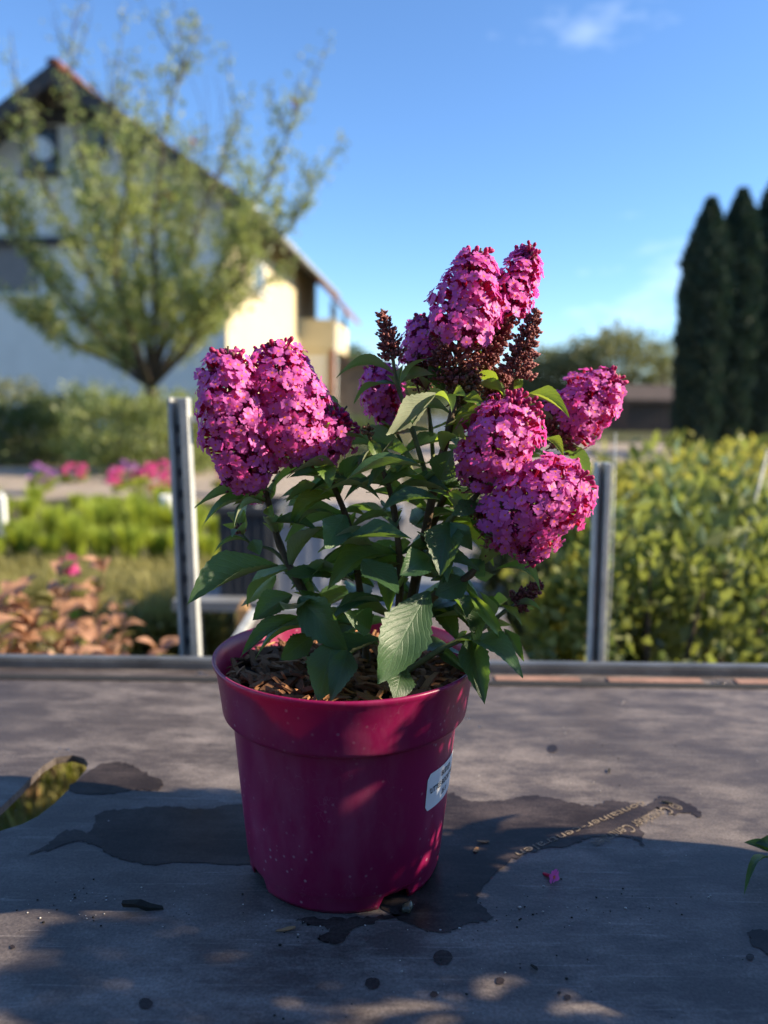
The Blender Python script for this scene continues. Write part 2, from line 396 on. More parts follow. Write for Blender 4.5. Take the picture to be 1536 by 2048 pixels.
# shadow line and sunlit patches along the far edge, painted as coloured strips
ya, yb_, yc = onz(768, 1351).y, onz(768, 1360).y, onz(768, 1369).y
M_strip = simple('painted_sun_brown', (.30, .17, .12), .7, .3, 30)
rel(box('painted_shadow_strip', XL, XR, yc, yb_ - .0005, DECK + .0004, DECK + .0016, M_dark, trol), trol)
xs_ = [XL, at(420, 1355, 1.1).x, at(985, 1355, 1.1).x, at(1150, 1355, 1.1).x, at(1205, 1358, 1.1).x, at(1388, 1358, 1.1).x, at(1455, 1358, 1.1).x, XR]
for k in range(2, len(xs_) - 1, 2): rel(box('painted_sun_strip', xs_[k], xs_[k + 1], yb_, ya, DECK + .0004, DECK + .002, M_strip, trol), trol)
def wet_patch(px, seed, dz=0.0006, n=8, jit=0.0022):
    rr = random.Random(seed); pts = [onz(*q) for q in px]; out = []
    m = len(pts)
    for i in range(m):
        a, b, c, d = pts[i - 1], pts[i], pts[(i + 1) % m], pts[(i + 2) % m]
        for k in range(n):
            t = k / n
            p = 0.5 * ((2 * b) + (c - a) * t + (2 * a - 5 * b + 4 * c - d) * t * t + (3 * b - a - 3 * c + d) * t ** 3)
            out.append((p.x + rr.uniform(-jit, jit), p.y + rr.uniform(-jit, jit)))
    bm = bmesh.new(); vs = [bm.verts.new((x, y, DECK + dz)) for x, y in out]
    es = [bm.edges.new((vs[i], vs[(i + 1) % len(vs)])) for i in range(len(vs))]
    bmesh.ops.triangle_fill(bm, use_beauty=True, edges=es)
    for f in bm.faces:
        if f.normal.z < 0: f.normal_flip()
    me = bpy.data.meshes.new('wet_patch'); bm.to_mesh(me); bm.free(); me.materials.append(M_wet)
    return rel(link('wet_patch', me, trol), trol)
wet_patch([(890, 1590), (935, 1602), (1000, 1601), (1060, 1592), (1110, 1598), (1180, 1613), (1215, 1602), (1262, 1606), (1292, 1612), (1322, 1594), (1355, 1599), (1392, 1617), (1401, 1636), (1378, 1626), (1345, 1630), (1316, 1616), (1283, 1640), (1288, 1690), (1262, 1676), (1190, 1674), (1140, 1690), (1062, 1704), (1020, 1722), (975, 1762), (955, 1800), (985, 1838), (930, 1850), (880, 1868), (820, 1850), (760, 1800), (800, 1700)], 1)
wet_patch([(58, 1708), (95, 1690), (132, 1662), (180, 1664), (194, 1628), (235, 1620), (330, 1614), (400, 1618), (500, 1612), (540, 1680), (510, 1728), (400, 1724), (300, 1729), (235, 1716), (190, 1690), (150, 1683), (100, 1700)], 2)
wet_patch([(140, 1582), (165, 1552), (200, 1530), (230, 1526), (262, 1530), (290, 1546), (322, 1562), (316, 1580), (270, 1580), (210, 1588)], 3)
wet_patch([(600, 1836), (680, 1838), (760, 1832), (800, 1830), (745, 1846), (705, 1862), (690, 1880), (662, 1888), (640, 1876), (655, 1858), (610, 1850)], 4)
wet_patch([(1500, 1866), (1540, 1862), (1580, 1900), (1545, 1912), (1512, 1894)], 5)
for k, (x, y, r) in enumerate([(886, 1916, 19), (745, 1968, 15), (1000, 1963, 9), (291, 2008, 14), (1105, 1498, 10), (868, 1990, 8), (1135, 1996, 7), (1500, 1915, 8), (1118, 1987, 4), (25, 1895, 5)]):
    wet_patch([(x + r * math.cos(q * 0.785), y + 0.8 * r * math.sin(q * 0.785)) for q in range(8)], 20 + k, n=3, jit=0.0003)

# ---- worn lettering on the deck
def text_mesh(name, body, size, mat, extrude=0.0, bold=0.0):
    cu = bpy.data.curves.new(name, 'FONT'); cu.body = body; cu.size = size; cu.extrude = extrude; cu.resolution_u = 3; cu.offset = size * bold
    o = bpy.data.objects.new(name, cu); COL.objects.link(o)
    dg = bpy.context.evaluated_depsgraph_get(); dg.update()
    me = bpy.data.meshes.new_from_object(o.evaluated_get(dg)); me.name = name
    bpy.data.objects.remove(o); bpy.data.curves.remove(cu)
    me.materials.clear(); me.materials.append(mat); return me
M_worn = simple('worn_print', (0.24, 0.19, 0.14), 0.85, 0.5, 180, 0.2)
def deck_text(body, a, b, height):
    A, B = onz(*a), onz(*b); me = text_mesh('lettering', body, 1.0, M_worn)
    xs = [v.co.x for v in me.vertices]; wd = max(xs) - min(xs)
    L = (B - A).length; ang = math.atan2(B.y - A.y, B.x - A.x)
    Mx = Matrix.Translation((A.x, A.y, DECK + 0.0011)) @ Matrix.Rotation(ang, 4, 'Z') @ Matrix.Diagonal((L / wd, height, 1, 1))
    me.transform(Mx); return rel(link('lettering', me, trol), trol)
deck_text('container-centralen', (1284, 1603), (1030, 1706), 0.0125)
deck_text('\u00a9 Container Centralen', (1345, 1606), (1180, 1684), 0.019)

# ------------------------------------------------------------------ the pot
POT = Vector((-0.031, 0.633, DECK + 0.0008))
pot_prof = [(0.074, 0.0125), (0.0785, 0.012), (0.0800, 0.0), (0.0812, 0.0), (0.0828, 0.004), (0.0838, 0.0135), (0.0844, 0.0143), (0.0848, 0.0150), (0.0890, 0.060), (0.0922, 0.095), (0.0955, 0.1340), (0.0960, 0.1365), (0.0975, 0.1375),
            (0.1022, 0.1392), (0.1034, 0.1405), (0.1040, 0.1430), (0.1062, 0.160), (0.1088, 0.178), (0.1108, 0.1815), (0.1120, 0.1840), (0.1116, 0.1858), (0.1100, 0.1862), (0.1086, 0.1850), (0.1066, 0.176), (0.1030, 0.150), (0.0935, 0.134), (0.0845, 0.030), (0.0800, 0.016), (0.030, 0.0155), (0.0, 0.0155)]
def notch(V, seg):
    for i in range(2, 6):
        for s in range(seg):
            a = math.degrees(2 * math.pi * s / seg) % 90
            if 26 <= a <= 44:
                v = V[i * seg + s]; v[2] = max(v[2], 0.0105)
def make_pot(name, loc, rz):
    root = empty(name, loc, rz)
    wall = lathe('wall', pot_prof, M_pot, root, 120, edit=notch)
    lathe('base_plate', [(0.0795, 0.0112), (0.03, 0.0108), (0.001, 0.0108)], M_dark, root, 60)
    return root, wall
pot, _w = make_pot('plant_pot', POT, R(-92))
tag(pot, 'dusty magenta plastic pot with white sticker standing in the deck middle', 'pot')
# sticker on the right side, lettering printed on it
def on_pot(theta, z, off):
    r = 0.0890 + (z - 0.060) * (0.0955 - 0.0890) / (0.134 - 0.060) + off
    return (r * math.sin(theta), -r * math.cos(theta), z)
def sticker(parent):
    th0, wdt, z0, hgt, rad = R(47), 0.062, 0.0745, 0.033, 0.0045
    rm = 0.0925; pts = []
    for cx, cz, a0 in ((wdt - rad, rad, -90), (wdt - rad, hgt - rad, 0), (rad, hgt - rad, 90), (rad, rad, 180)):
        for k in range(7): a = R(a0 + 15 * k); pts.append((cx + rad * math.cos(a), cz + rad * math.sin(a)))
    cols = 20; bm = bmesh.new(); rows = []
    for i in range(cols + 1):
        u = wdt * i / cols; lo, hi = 0.0, hgt
        e = min(u, wdt - u)
        if e < rad: q = rad - math.sqrt(max(0, rad * rad - (rad - e) ** 2)); lo, hi = q, hgt - q
        rows.append([bm.verts.new(on_pot(th0 + u / rm, z0 + lo + (hi - lo) * j / 4, 0.0006)) for j in range(5)])
    for i in range(cols):
        for j in range(4): bm.faces.new((rows[i][j], rows[i + 1][j], rows[i + 1][j + 1], rows[i][j + 1]))
    me = bm_mesh('sticker', bm, M_label, True)
    st = link('sticker', me, parent)
    for body, u, v, s in (("BUDLEJA", 0.0200, 0.0240, 0.0074), ("'LITTLE ROCKSTAR'", 0.0036, 0.0150, 0.0074), ("26 31", 0.0240, 0.0062, 0.0070)):
        tm = text_mesh('print', body, s, M_ink, 0.0, 0.022)
        for vv in tm.vertices: vv.co = on_pot(th0 + (u + vv.co.x * 0.74) / rm, z0 + v + vv.co.y * 0.9, 0.0010)
        link('print', tm, st)
    st.rotation_euler = (0, 0, -parent.rotation_euler[2])
    return st
sticker(pot)

# ------------------------------------------------------------------ bark mulch in the pot
def chip_mesh(k):
    rr = random.Random(100 + k); bm = bmesh.new()
    L, W, H = rr.uniform(0.8, 1.2), rr.uniform(0.16, 0.34), rr.uniform(0.05, 0.11)
    vs = []
    n = 4
    for i in range(n):
        x = -L / 2 + L * i / (n - 1); wq = W * (0.5 if i in (0, n - 1) else 1) * rr.uniform(0.7, 1.2); zc = 0.10 * math.sin(i * 1.3 + k)
        vs.append([bm.verts.new((x + rr.uniform(-.08, .08), s * wq / 2, zc + h * H / 2)) for s, h in ((-1, -1), (1, -1), (1, 1), (-1, 1))])
    for i in range(n - 1):
        for j in range(4): bm.faces.new((vs[i][j], vs[i][(j + 1) % 4], vs[i + 1][(j + 1) % 4], vs[i + 1][j]))
    bm.faces.new(vs[0][::-1]); bm.faces.new(vs[-1])
    return bm_mesh('bark_chip', bm, M_chip[k % 3])
chips = [chip_mesh(k) for k in range(9)]
SOIL = 0.166
mul = tag(empty('bark_mulch', POT + Vector((0, 0, SOIL))), 'brown shredded bark mulch filling the magenta pot', 'mulch')
soil_prof = [(0.1015, -0.004), (0.09, -0.001), (0.06, 0.0025), (0.03, 0.004), (0.001, 0.004)]
lathe('soil', soil_prof, M_soil, mul, 48)
soil_me = bpy.data.objects['soil'].data
rest = []
for i in range(720):
    a = rng.uniform(0, 2 * math.pi); r = 0.1 * math.sqrt(rng.random()); x, y = r * math.cos(a), r * math.sin(a)
    s = rng.uniform(0.012, 0.030) * (1.2 if rng.random() < 0.15 else 1)
    z = 0.005 - 0.006 * (r / 0.1) ** 2 + rng.uniform(0, 0.006)
    if r + s * 0.5 > 0.103: s = max(0.008, (0.103 - r) * 1.9)
    Mx = Matrix.Translation((x, y, z)) @ Euler((rng.gauss(0, 0.35), rng.gauss(0, 0.3), rng.uniform(0, 6.28))).to_matrix().to_4x4() @ Matrix.Scale(s, 4)
    me = chips[rng.randrange(9)]
    if y < 0.03 and z > 0.004 and sum(1 for _ in mul.children) < 285 and rng.random() < 0.75 or i > 690:
        o = link('bark_chip', me, mul); o.matrix_local = Mx
    else: rest.append((me, Mx))
def join_instances(name, inst, parent, kind='stuff'):
    bm = bmesh.new(); mats = []
    for me, Mx in inst:
        for m in me.materials:
            if m not in mats: mats.append(m)
    V, F, MI = [], [], []
    for me, Mx in inst:
        b = len(V); V += [Mx @ v.co for v in me.vertices]
        idx = [mats.index(m) for m in me.materials]
        for p in me.polygons: F.append([b + q for q in p.vertices]); MI.append(idx[p.material_index])
    bm.free()
    o = link(name, mesh_np(name, V, F, mats, MI, False), parent); o['kind'] = kind; return o
join_instances('loose_bark', rest, mul)

# ------------------------------------------------------------------ the butterfly bush
SOILC = POT + Vector((0, 0, SOIL + 0.004))
bush = tag(empty('butterfly_bush', SOILC), 'butterfly bush with pink flower spikes growing in the magenta pot with a sticker', 'shrub')
Y0 = 0.633
def B(px, py, dy=0.0): return at(px, py, Y0 + dy) - SOILC
PXM = lambda dy=0: (Y0 + dy) / FPX          # metres per photo pixel near the plant

def leaf_mesh(name, seed, mat, arch, fold, wave, twist=0.0, broad=0.42):
    rr = random.Random(seed); n = 25; rowsV = []; V, F, UV = [], [], []
    cols = [-1, -0.55, 0, 0.55, 1]
    for i in range(n + 1):
        u = i / n
        wv = (u / broad) ** 0.75 if u < broad else 1 - ((u - broad) / (1 - broad)) ** 1.65
        wv = max(0.035, wv) * 0.5
        if i == n: wv = 0.006
        x = u; zc = arch * (4 * u * (1 - u)) - 0.25 * arch * u * u
        tw = twist * u
        for c in cols:
            ww = wv
            if abs(c) == 1 and 1 < i < n: ww = wv * (1 + 0.045 * (1 if i % 2 else -1) + rr.uniform(-0.03, 0.03))
            y = c * ww; z = fold * abs(c) * wv + wave * math.sin(u * 11 + (2.0 if c > 0 else 0)) * abs(c) * 0.5 + rr.uniform(-0.003, 0.003)
            V.append((x, y * math.cos(tw) - z * math.sin(tw) * 1.0, zc + z * math.cos(tw) + y * math.sin(tw)))
            UV.append((u, 0.5 + 0.5 * c))
    k = len(cols)
    for i in range(n):
        for j in range(k - 1): F.append((i * k + j, (i + 1) * k + j, (i + 1) * k + j + 1, i * k + j + 1))
    F = [f[::-1] for f in F]
    me = mesh_np(name, V, F, [mat])
    uvl = me.uv_layers.new(name='UVMap')
    for lp in me.loops: uvl.data[lp.index].uv = UV[lp.vertex_index]
    if me.polygons[20].normal.z < 0: me.flip_normals()
    return me
LEAVES = [leaf_mesh('leaf', s, M_leaf, a, f, wv, tw, br) for s, (a, f, wv, tw, br) in enumerate([(0.10, 0.30, 0.02, 0.0, 0.42), (0.16, 0.18, 0.03, 0.25, 0.40), (0.05, 0.42, 0.025, -0.2, 0.45), (0.20, 0.25, 0.015, 0.1, 0.38), (0.02, 0.12, 0.035, -0.35, 0.44), (0.12, 0.35, 0.03, 0.5, 0.40)])]
YOUNG = [leaf_mesh('leaf', 50 + s, M_young, a, f, wv, tw) for s, (a, f, wv, tw) in enumerate([(0.14, 0.4, 0.02, 0.2), (0.22, 0.25, 0.03, -0.3), (0.08, 0.5, 0.03, 0.0)])]
def put_leaf(parent, base, tip, width, nrm, kind=None, young=False):
    d = tip - base; L = d.length; x = d.normalized(); n = Vector(nrm); z = (n - x * n.dot(x))
    if z.length < 1e-4: z = Vector((0, 0, 1)) - x * x.z
    z.normalize(); y = z.cross(x)
    src = YOUNG if young else LEAVES
    o = link('leaf', src[(kind if kind is not None else rng.randrange(len(src))) % len(src)], parent)
    o.matrix_local = Matrix.Translation(base) @ Matrix((x, y, z)).transposed().to_4x4() @ Matrix.Diagonal((L, width, L, 1))
    return o
UPN, CAMN, SID = (0, -0.25, 1), (0, -1, 0.55), (0, -0.7, 0.5)
UND = (0, 1, -0.2)        # underside towards us
# base px, tip px, dy base, dy tip, width px, facing, shape, young
HAND = [
 ((548, 985), (388, 1012), 0.0, -.02, 34, (0, 0.25, 1), 0, 0), ((532, 1005), (402, 1049), .0, -.01, 44, (0, -.5, 1), 3, 0), ((528, 1008), (466, 1050), -.02, -.05, 26, (0, .5, .8), 3, 0),
 ((556, 1132), (373, 1207), -.01, -.06, 74, (0.1, -0.12, 1), 2, 0), ((537, 1050), (640, 1062), -.01, -.02, 40, (0, -.45, 1), 0, 0), ((552, 1150), (483, 1212), 0.01, .02, 34, UND, 1, 0),
 ((585, 1190), (505, 1240), -.02, -.04, 58, (0, -.7, .7), 2, 0), ((560, 1130), (640, 1185), .0, .01, 46, (0, -.8, .6), 4, 0), ((600, 1234), (480, 1312), -.03, -.06, 40, (0, -.5, .8), 0, 0),
 ((598, 1195), (698, 1305), -.03, -.06, 78, (-.2, -.8, .6), 5, 0), ((630, 1268), (560, 1320), -.03, -.05, 50, (0, -.9, .5), 4, 0), ((668, 1278), (636, 1402), -.05, -.09, 80, (-.1, -1, .3), 4, 0),
 ((695, 1300), (662, 1402), -.06, -.095, 54, (.1, -1, .3), 1, 0), ((858, 1182), (756, 1368), -.05, -.10, 98, (-.15, -1, .4), 4, 0), ((805, 1330), (790, 1402), -.06, -.09, 62, (0, -1, .3), 4, 0),
 ((942, 1270), (969, 1407), -.02, -.07, 60, (-.2, -1, .25), 2, 0), ((935, 1180), (1016, 1292), -.02, -.04, 28, (-.5, -.5, .8), 1, 1), ((1008, 1258), (1048, 1322), -.01, -.03, 24, (0, -.8, .5), 1, 0),
 ((880, 1300), (942, 1352), -.02, -.06, 26, (-.3, -.8, .5), 0, 0), ((900, 1045), (880, 1152), -.04, -.08, 72, (-.3, -1, .3), 2, 0), ((902, 1045), (945, 1100), -.05, -.06, 40, (-.2, -.9, .5), 1, 0),
 ((725, 1120), (797, 1186), -.05, -.09, 64, (0, -.8, .7), 4, 0), ((695, 1080), (822, 1076), -.04, -.06, 52, (0, -.6, .8), 2, 0), ((690, 1030), (650, 1098), -.02, -.06, 62, (0, -.9, .5), 4, 0),
 ((700, 1100), (580, 1072), .0, .0, 40, (0, -.5, .8), 0, 0), ((645, 960), (575, 945), .0, .0, 28, (0, -.3, 1), 0, 0), ((872, 786), (772, 870), -.03, -.06, 66, (-.75, .75, -.1), 4, 0),
 ((870, 790), (905, 822), -.03, -.05, 26, (0, .5, .8), 3, 1), ((792, 752), (672, 750), .0, -.01, 30, (0, .35, .9), 3, 0), ((800, 770), (862, 714), -.01, -.02, 26, (-.4, .6, .6), 1, 0),
 ((888, 782), (862, 714), .0, .0, 38, (-.3, -1, .2), 0, 0), ((905, 800), (930, 790), -.02, -.04, 40, (.1, -1, .4), 1, 1), ((925, 800), (968, 808), -.02, -.03, 30, (0, -.8, .7), 0, 1), ((908, 838), (978, 832), -.02, -.03, 26, (0, -.5, 1), 3, 1),
 ((905, 872), (946, 850), -.01, -.02, 34, (0, -.9, .6), 1, 1), ((1040, 798), (1140, 832), -.01, -.03, 28, (0.1, -.5, 1), 3, 1), ((1085, 880), (1128, 912), .0, -.02, 24, (.1, -.5, 1), 3, 1), ((1028, 778), (1046, 758), -.01, -.01, 20, (0, -1, .4), 0, 1),
 ((1010, 788), (950, 768), .0, .0, 28, (0, .5, .8), 1, 0), ((830, 925), (650, 900), .01, .0, 60, (.0, .65, .7), 3, 0), ((845, 935), (690, 958), -.04, -.05, 40, (0, -.2, 1), 0, 0), ((880, 960), (905, 900), -.04, -.05, 60, (-.3, -1, .1), 2, 0),
 ((1000, 1100), (1050, 1095), .0, .0, 22, (0, -.6, .8), 0, 1), ((990, 1140), (1082, 1168), .0, .0, 24, (0, -.4, 1), 3, 0), ((930, 1190), (950, 1268), -.01, -.04, 56, (-.2, -1, .4), 2, 0), ((940, 1150), (968, 1120), -.03, -.03, 50, (0, -.9, .6), 4, 0),
 ((935, 1160), (870, 1190), -.03, -.05, 60, (0, -.8, .7), 4, 0), ((840, 1120), (960, 1140), -.04, -.05, 46, (0, -.5, .9), 0, 0), ((860, 1115), (800, 1150), -.06, -.08, 60, (0, -.9, .6), 2, 0), ((1000, 1210), (1046, 1252), -.01, -.02, 20, (0, -.7, .6), 1, 1),
 ((955, 1005), (905, 1030), -.03, -.05, 36, (0, -.7, .8), 4, 0), ((880, 1000), (760, 1020), -.05, -.06, 46, (0, -.4, 1), 0, 0), ((760, 1000), (640, 985), -.03, -.03, 46, (0, -.15, 1), 3, 0), ((770, 1010), (850, 985), -.03, -.04, 44, (0, -.4, 1), 0, 0),
 ((700, 1060), (800, 1030), .0, .0, 44, (0, .2, 1), 0, 0), ((650, 935), (660, 975), -.02, -.04, 40, (0, -1, .5), 1, 1), ((535, 1015), (548, 1035), -.03, -.04, 24, (0, -1, .3), 0, 1), ((770, 930), (735, 975), -.03, -.05, 24, (0, -.8, .5), 1, 0),
 ((500, 1085), (425, 1105), .0, -.01, 22, (0, -.2, 1), 3, 0), ((505, 1080), (520, 1110), -.01, -.02, 34, (0, -1, .3), 2, 0), ((740, 880), (760, 930), -.02, -.03, 26, (0, -1, .5), 1, 1), ((735, 880), (650, 905), -.01, -.02, 24, (0, -.2, 1), 3, 0),
 ((1000, 1212), (958, 1208), -.01, -.01, 34, (0, -.9, .5), 2, 0), ((640, 1215), (600, 1180), -.02, -.03, 36, (0, -.9, .5), 2, 0), ((740, 1260), (690, 1225), -.05, -.07, 56, (0, -.8, .6), 2, 0),
]
for (b, t, d0, d1, wpx, nn, kd, yg) in HAND:
    put_leaf(bush, B(*b, d0), B(*t, d1), wpx * PXM() * 0.98, nn, kd, bool(yg))

# stems: px, py, dy ; radius at base, at tip (m)
STEMS = [
 ([(712, 1345, -.01), (655, 1262, -.02), (600, 1170, -.015), (560, 1090, -.005), (537, 1005, .0), (520, 935, .0)], .0038, .0022),
 ([(735, 1340, .0), (722, 1200, .0), (700, 1060, .0), (662, 960, .0), (632, 900, .01)], .0036, .0020),
 ([(775, 1345, .0), (800, 1180, -.01), (788, 1020, -.02), (762, 930, -.02), (735, 862, -.02)], .0034, .0016),
 ([(790, 1345, .01), (835, 1140, .0), (872, 960, -.01), (900, 850, -.01), (912, 770, .0)], .0042, .0026),
 ([(800, 1340, .02), (846, 1110, .02), (905, 960, .02), (975, 860, .01), (1030, 768, .0), (1040, 740, .0)], .0036, .0022),
 ([(780, 1345, -.02), (850, 1210, -.03), (940, 1150, -.03), (985, 1100, -.02), (1010, 1060, -.01)], .0036, .0020),
 ([(850, 1120, -.02), (900, 1040, -.03), (945, 1000, -.03), (975, 960, -.02)], .0026, .0018),
 ([(810, 1345, -.02), (880, 1300, -.03), (960, 1260, -.02), (1010, 1222, -.01), (1035, 1205, .0)], .0028, .0014),
 ([(900, 1020, .03), (990, 950, .05), (1060, 905, .06), (1110, 875, .06)], .0026, .0018),
 ([(855, 960, .0), (825, 860, .0), (795, 770, .0), (785, 712, .0)], .0024, .0014),
 ([(870, 980, .02), (862, 860, .03), (850, 760, .03)], .0022, .0014),
 ([(830, 960, .03), (800, 880, .04), (780, 840, .04)], .0020, .0012),
 ([(905, 840, .0), (930, 790, .01), (965, 730, .02)], .0022, .0016),
 ([(575, 1130, -.005), (545, 1100, .0), (500, 1085, .0), (480, 1060, .0)], .0018, .0010),
]
paths = []
for pts, r0, r1 in STEMS:
    P = smooth_path([B(*p) for p in pts], 5); n = len(P); paths.append(P)
    rad = [r0 + (r1 - r0) * i / (n - 1) for i in range(n)]
    rad = [r * (1.18 if i % 5 == 0 else 1) for i, r in enumerate(rad)]
    tube('stem', P, rad, M_stem if r0 > .003 else M_stemg, bush, 8)
# leaf pairs at the nodes of the stems
cnt = 0
for si, P in enumerate(paths):
    L = 0; last = 0.02; flip = si % 2
    tot = sum((P[i + 1] - P[i]).length for i in range(len(P) - 1))
    for i in range(1, len(P) - 1):
        L += (P[i] - P[i - 1]).length
        if L - last < 0.026: continue
        last = L; flip ^= 1
        ax = (P[i + 1] - P[i - 1]).normalized(); f = L / tot
        side = ax.cross(Vector((0, 1, 0))).normalized(); dep = ax.cross(side).normalized()
        a = rng.uniform(-0.5, 0.5) + (0 if flip else math.pi / 2)
        for s in (1, -1):
            o_ = (side * math.cos(a) + dep * math.sin(a)) * s
            ln = rng.uniform(0.038, 0.070) * (1.0 if f < 0.6 else 0.75)
            d = (o_ * rng.uniform(0.8, 1.0) + ax * rng.uniform(0.05, 0.45) + Vector((0, 0, rng.uniform(-0.35, 0.1)))).normalized()
            nn = ax * 0.7 + Vector((0, -0.1, 0.6)) + Vector((rng.gauss(0, .25), rng.gauss(0, .25), 0))
            put_leaf(bush, P[i], P[i] + d * ln, ln * rng.uniform(0.30, 0.41), nn, None, rng.random() < (0.10 if f < 0.7 else 0.4)); cnt += 1
        if f > 0.25 and rng.random() < 0.6:           # small axillary leaves
            for s in (1, -1):
                d = (side * s * 0.6 + ax + dep * rng.uniform(-.6, .6)).normalized(); ln = rng.uniform(0.012, 0.022)
                put_leaf(bush, P[i], P[i] + d * ln, ln * 0.38, -dep + ax * 0.5, None, True); cnt += 1

for k in range(30):
    px, py = rng.uniform(600, 985), rng.uniform(900, 1290); t_ = (py - 900) / 390
    cx = 790 + (px - 790) * (1 - .35 * t_); b = B(790 + (cx - 790) * .72, py + 8, rng.uniform(-.03, .07)); sg = 1 if cx > 790 else -1
    d = Vector((sg * rng.uniform(.5, 1), rng.uniform(-.7, .5), rng.uniform(-.45, .3))).normalized(); ln = rng.uniform(.042, .068)
    put_leaf(bush, b, b + d * ln, ln * rng.uniform(.34, .44), Vector((rng.gauss(0, .2), rng.gauss(-.1, .3), 1)), None, rng.random() < .08)
for k in range(34):
    px, py = rng.uniform(630, 985), rng.uniform(845, 1060)
    b = B(px, py, rng.uniform(-.03, .06)); sg = 1 if px > 830 else -1
    d = Vector((sg * rng.uniform(.4, 1), rng.uniform(-.8, .3), rng.uniform(-.4, .35))).normalized(); ln = rng.uniform(.026, .055)
    put_leaf(bush, b, b + d * ln, ln * rng.uniform(.30, .40), Vector((rng.gauss(0, .3), rng.gauss(.2, .5), 1)), None, rng.random() < .4)
# drop the filler leaves that would pierce the big front leaf
for o in [c for c in bush.children if c.name.startswith('leaf')][len(HAND):]:
    for f in (0.5, 1.0):
        q = SOILC + o.matrix_local @ Vector((f, 0, 0)) - CAM
        px, py = 768 + FPX * q.dot(rt) / q.dot(fwd), 1024 - FPX * q.dot(up) / q.dot(fwd)
        if 750 < px < 870 and 1185 < py < 1365 and q.y < Y0 - .02:
            bpy.data.objects.remove(o); break
# ---- florets
def floret_mesh(seed, openness=1.0):
    rr = random.Random(seed); V, F, MI = [], [], []
    def add(vs, fs, m):
        b = len(V); V.extend(vs); F.extend([tuple(b + q for q in f) for f in fs]); MI.extend([m] * len(fs))
    # tube: local z is the outward axis, mouth at z=0
    n = 5; ring = lambda r, z: [(r * math.cos(2 * math.pi * k / n), r * math.sin(2 * math.pi * k / n), z) for k in range(n)]
    vs = ring(0.09, -1.0) + ring(0.13, -0.1); add(vs, [(k, (k + 1) % n, n + (k + 1) % n, n + k) for k in range(n)], 1)
    # eye disc
    add(ring(0.125, 0.012), [tuple(range(n))], 2)
    for k in range(4):
        a = math.pi / 2 * k + rr.uniform(-0.1, 0.1); L = 0.5 * rr.uniform(0.9, 1.08); W = 0.30 * rr.uniform(0.9, 1.1)
        dr = rr.uniform(-0.10, 0.08) * openness; cup = 0.05
        loc = [(0.10, -0.10, 0), (0.10, 0.10, 0), (0.30, -W * 0.9, cup + dr * .4), (0.30, W * 0.9, cup + dr * .4), (L * 0.9, -W, dr + cup * 1.3), (L * 0.9, W, dr + cup * 1.3), (L * 0.88, 0, dr * .9), (L * 1.02, -W * .5, dr * 1.2), (L * 1.02, W * .5, dr * 1.2), (0.30, 0, 0.0)]
        c, s = math.cos(a), math.sin(a)
        vs = [(x * c - y * s, x * s + y * c, z) for x, y, z in loc]
        add(vs, [(0, 2, 9), (0, 9, 1), (1, 9, 3), (2, 4, 6, 9), (9, 6, 5, 3), (4, 7, 6), (6, 8, 5)], 0)
    return V, F, MI
FL = [floret_mesh(k) for k in range(4)]
FLM = []
for k, (V, F, MI) in enumerate(FL):
    me = mesh_np('floret', V, F, [M_petal, M_tube, M_eye], MI, True, [0.35 + 0.2 * k] * len(V)); FLM.append(me)
def budstick():
    V, F = [], []; n = 5
    for r, z in ((0.05, -1.0), (0.06, -0.25), (0.15, -0.05), (0.13, 0.12)):
        for k in range(n): a = 2 * math.pi * k / n; V.append((r * math.cos(a), r * math.sin(a), z))
    for i in range(3):
        for k in range(n): F.append((i * n + k, i * n + (k + 1) % n, (i + 1) * n + (k + 1) % n, (i + 1) * n + k))
    V.append((0, 0, 0.2)); F += [(3 * n + k, 3 * n + (k + 1) % n, len(V) - 1) for k in range(n)]
    return V, F
BUD = budstick()
def knob():
    V = [(0.32, 0, 0), (-0.32, 0, 0), (0, 0.32, 0), (0, -0.32, 0), (0, 0, 0.5), (0, 0, -0.5)]
    F = [(0, 2, 4), (2, 1, 4), (1, 3, 4), (3, 0, 4), (2, 0, 5), (1, 2, 5), (3, 1, 5), (0, 3, 5)]
    return V, F
KNOB = knob()
def frame_on(d, rot):
    z = d.normalized(); x = z.cross(Vector((0.13, 0.4, 0.9))).normalized(); y = z.cross(x)
    M = Matrix((x, y, z)).transposed(); return M @ Matrix.Rotation(rot, 3, 'Z')
CAMB = CAM - SOILC
all_florets = []                    # (score, panicle, matrix)
def soup(name, inst, mats, parent, kind='stuff'):
    """inst: list of (V, F, MI, M3, loc, size, tint)"""
    VV, FF, MM, TT = [], [], [], []; b = 0
    for V, F, MI, M3, loc, s, tint in inst:
        A = np.array(V) @ np.array(M3).T * s + np.array(loc); VV.append(A); TT += [tint] * len(A)
        for f, m in zip(F, MI): FF.append(tuple(b + q for q in f)); MM.append(m)
        b += len(A)
    if not VV: return None
    o = link(name, mesh_np(name, np.vstack(VV), FF, mats, MM, True, TT), parent)
    if kind: o['kind'] = kind
    return o
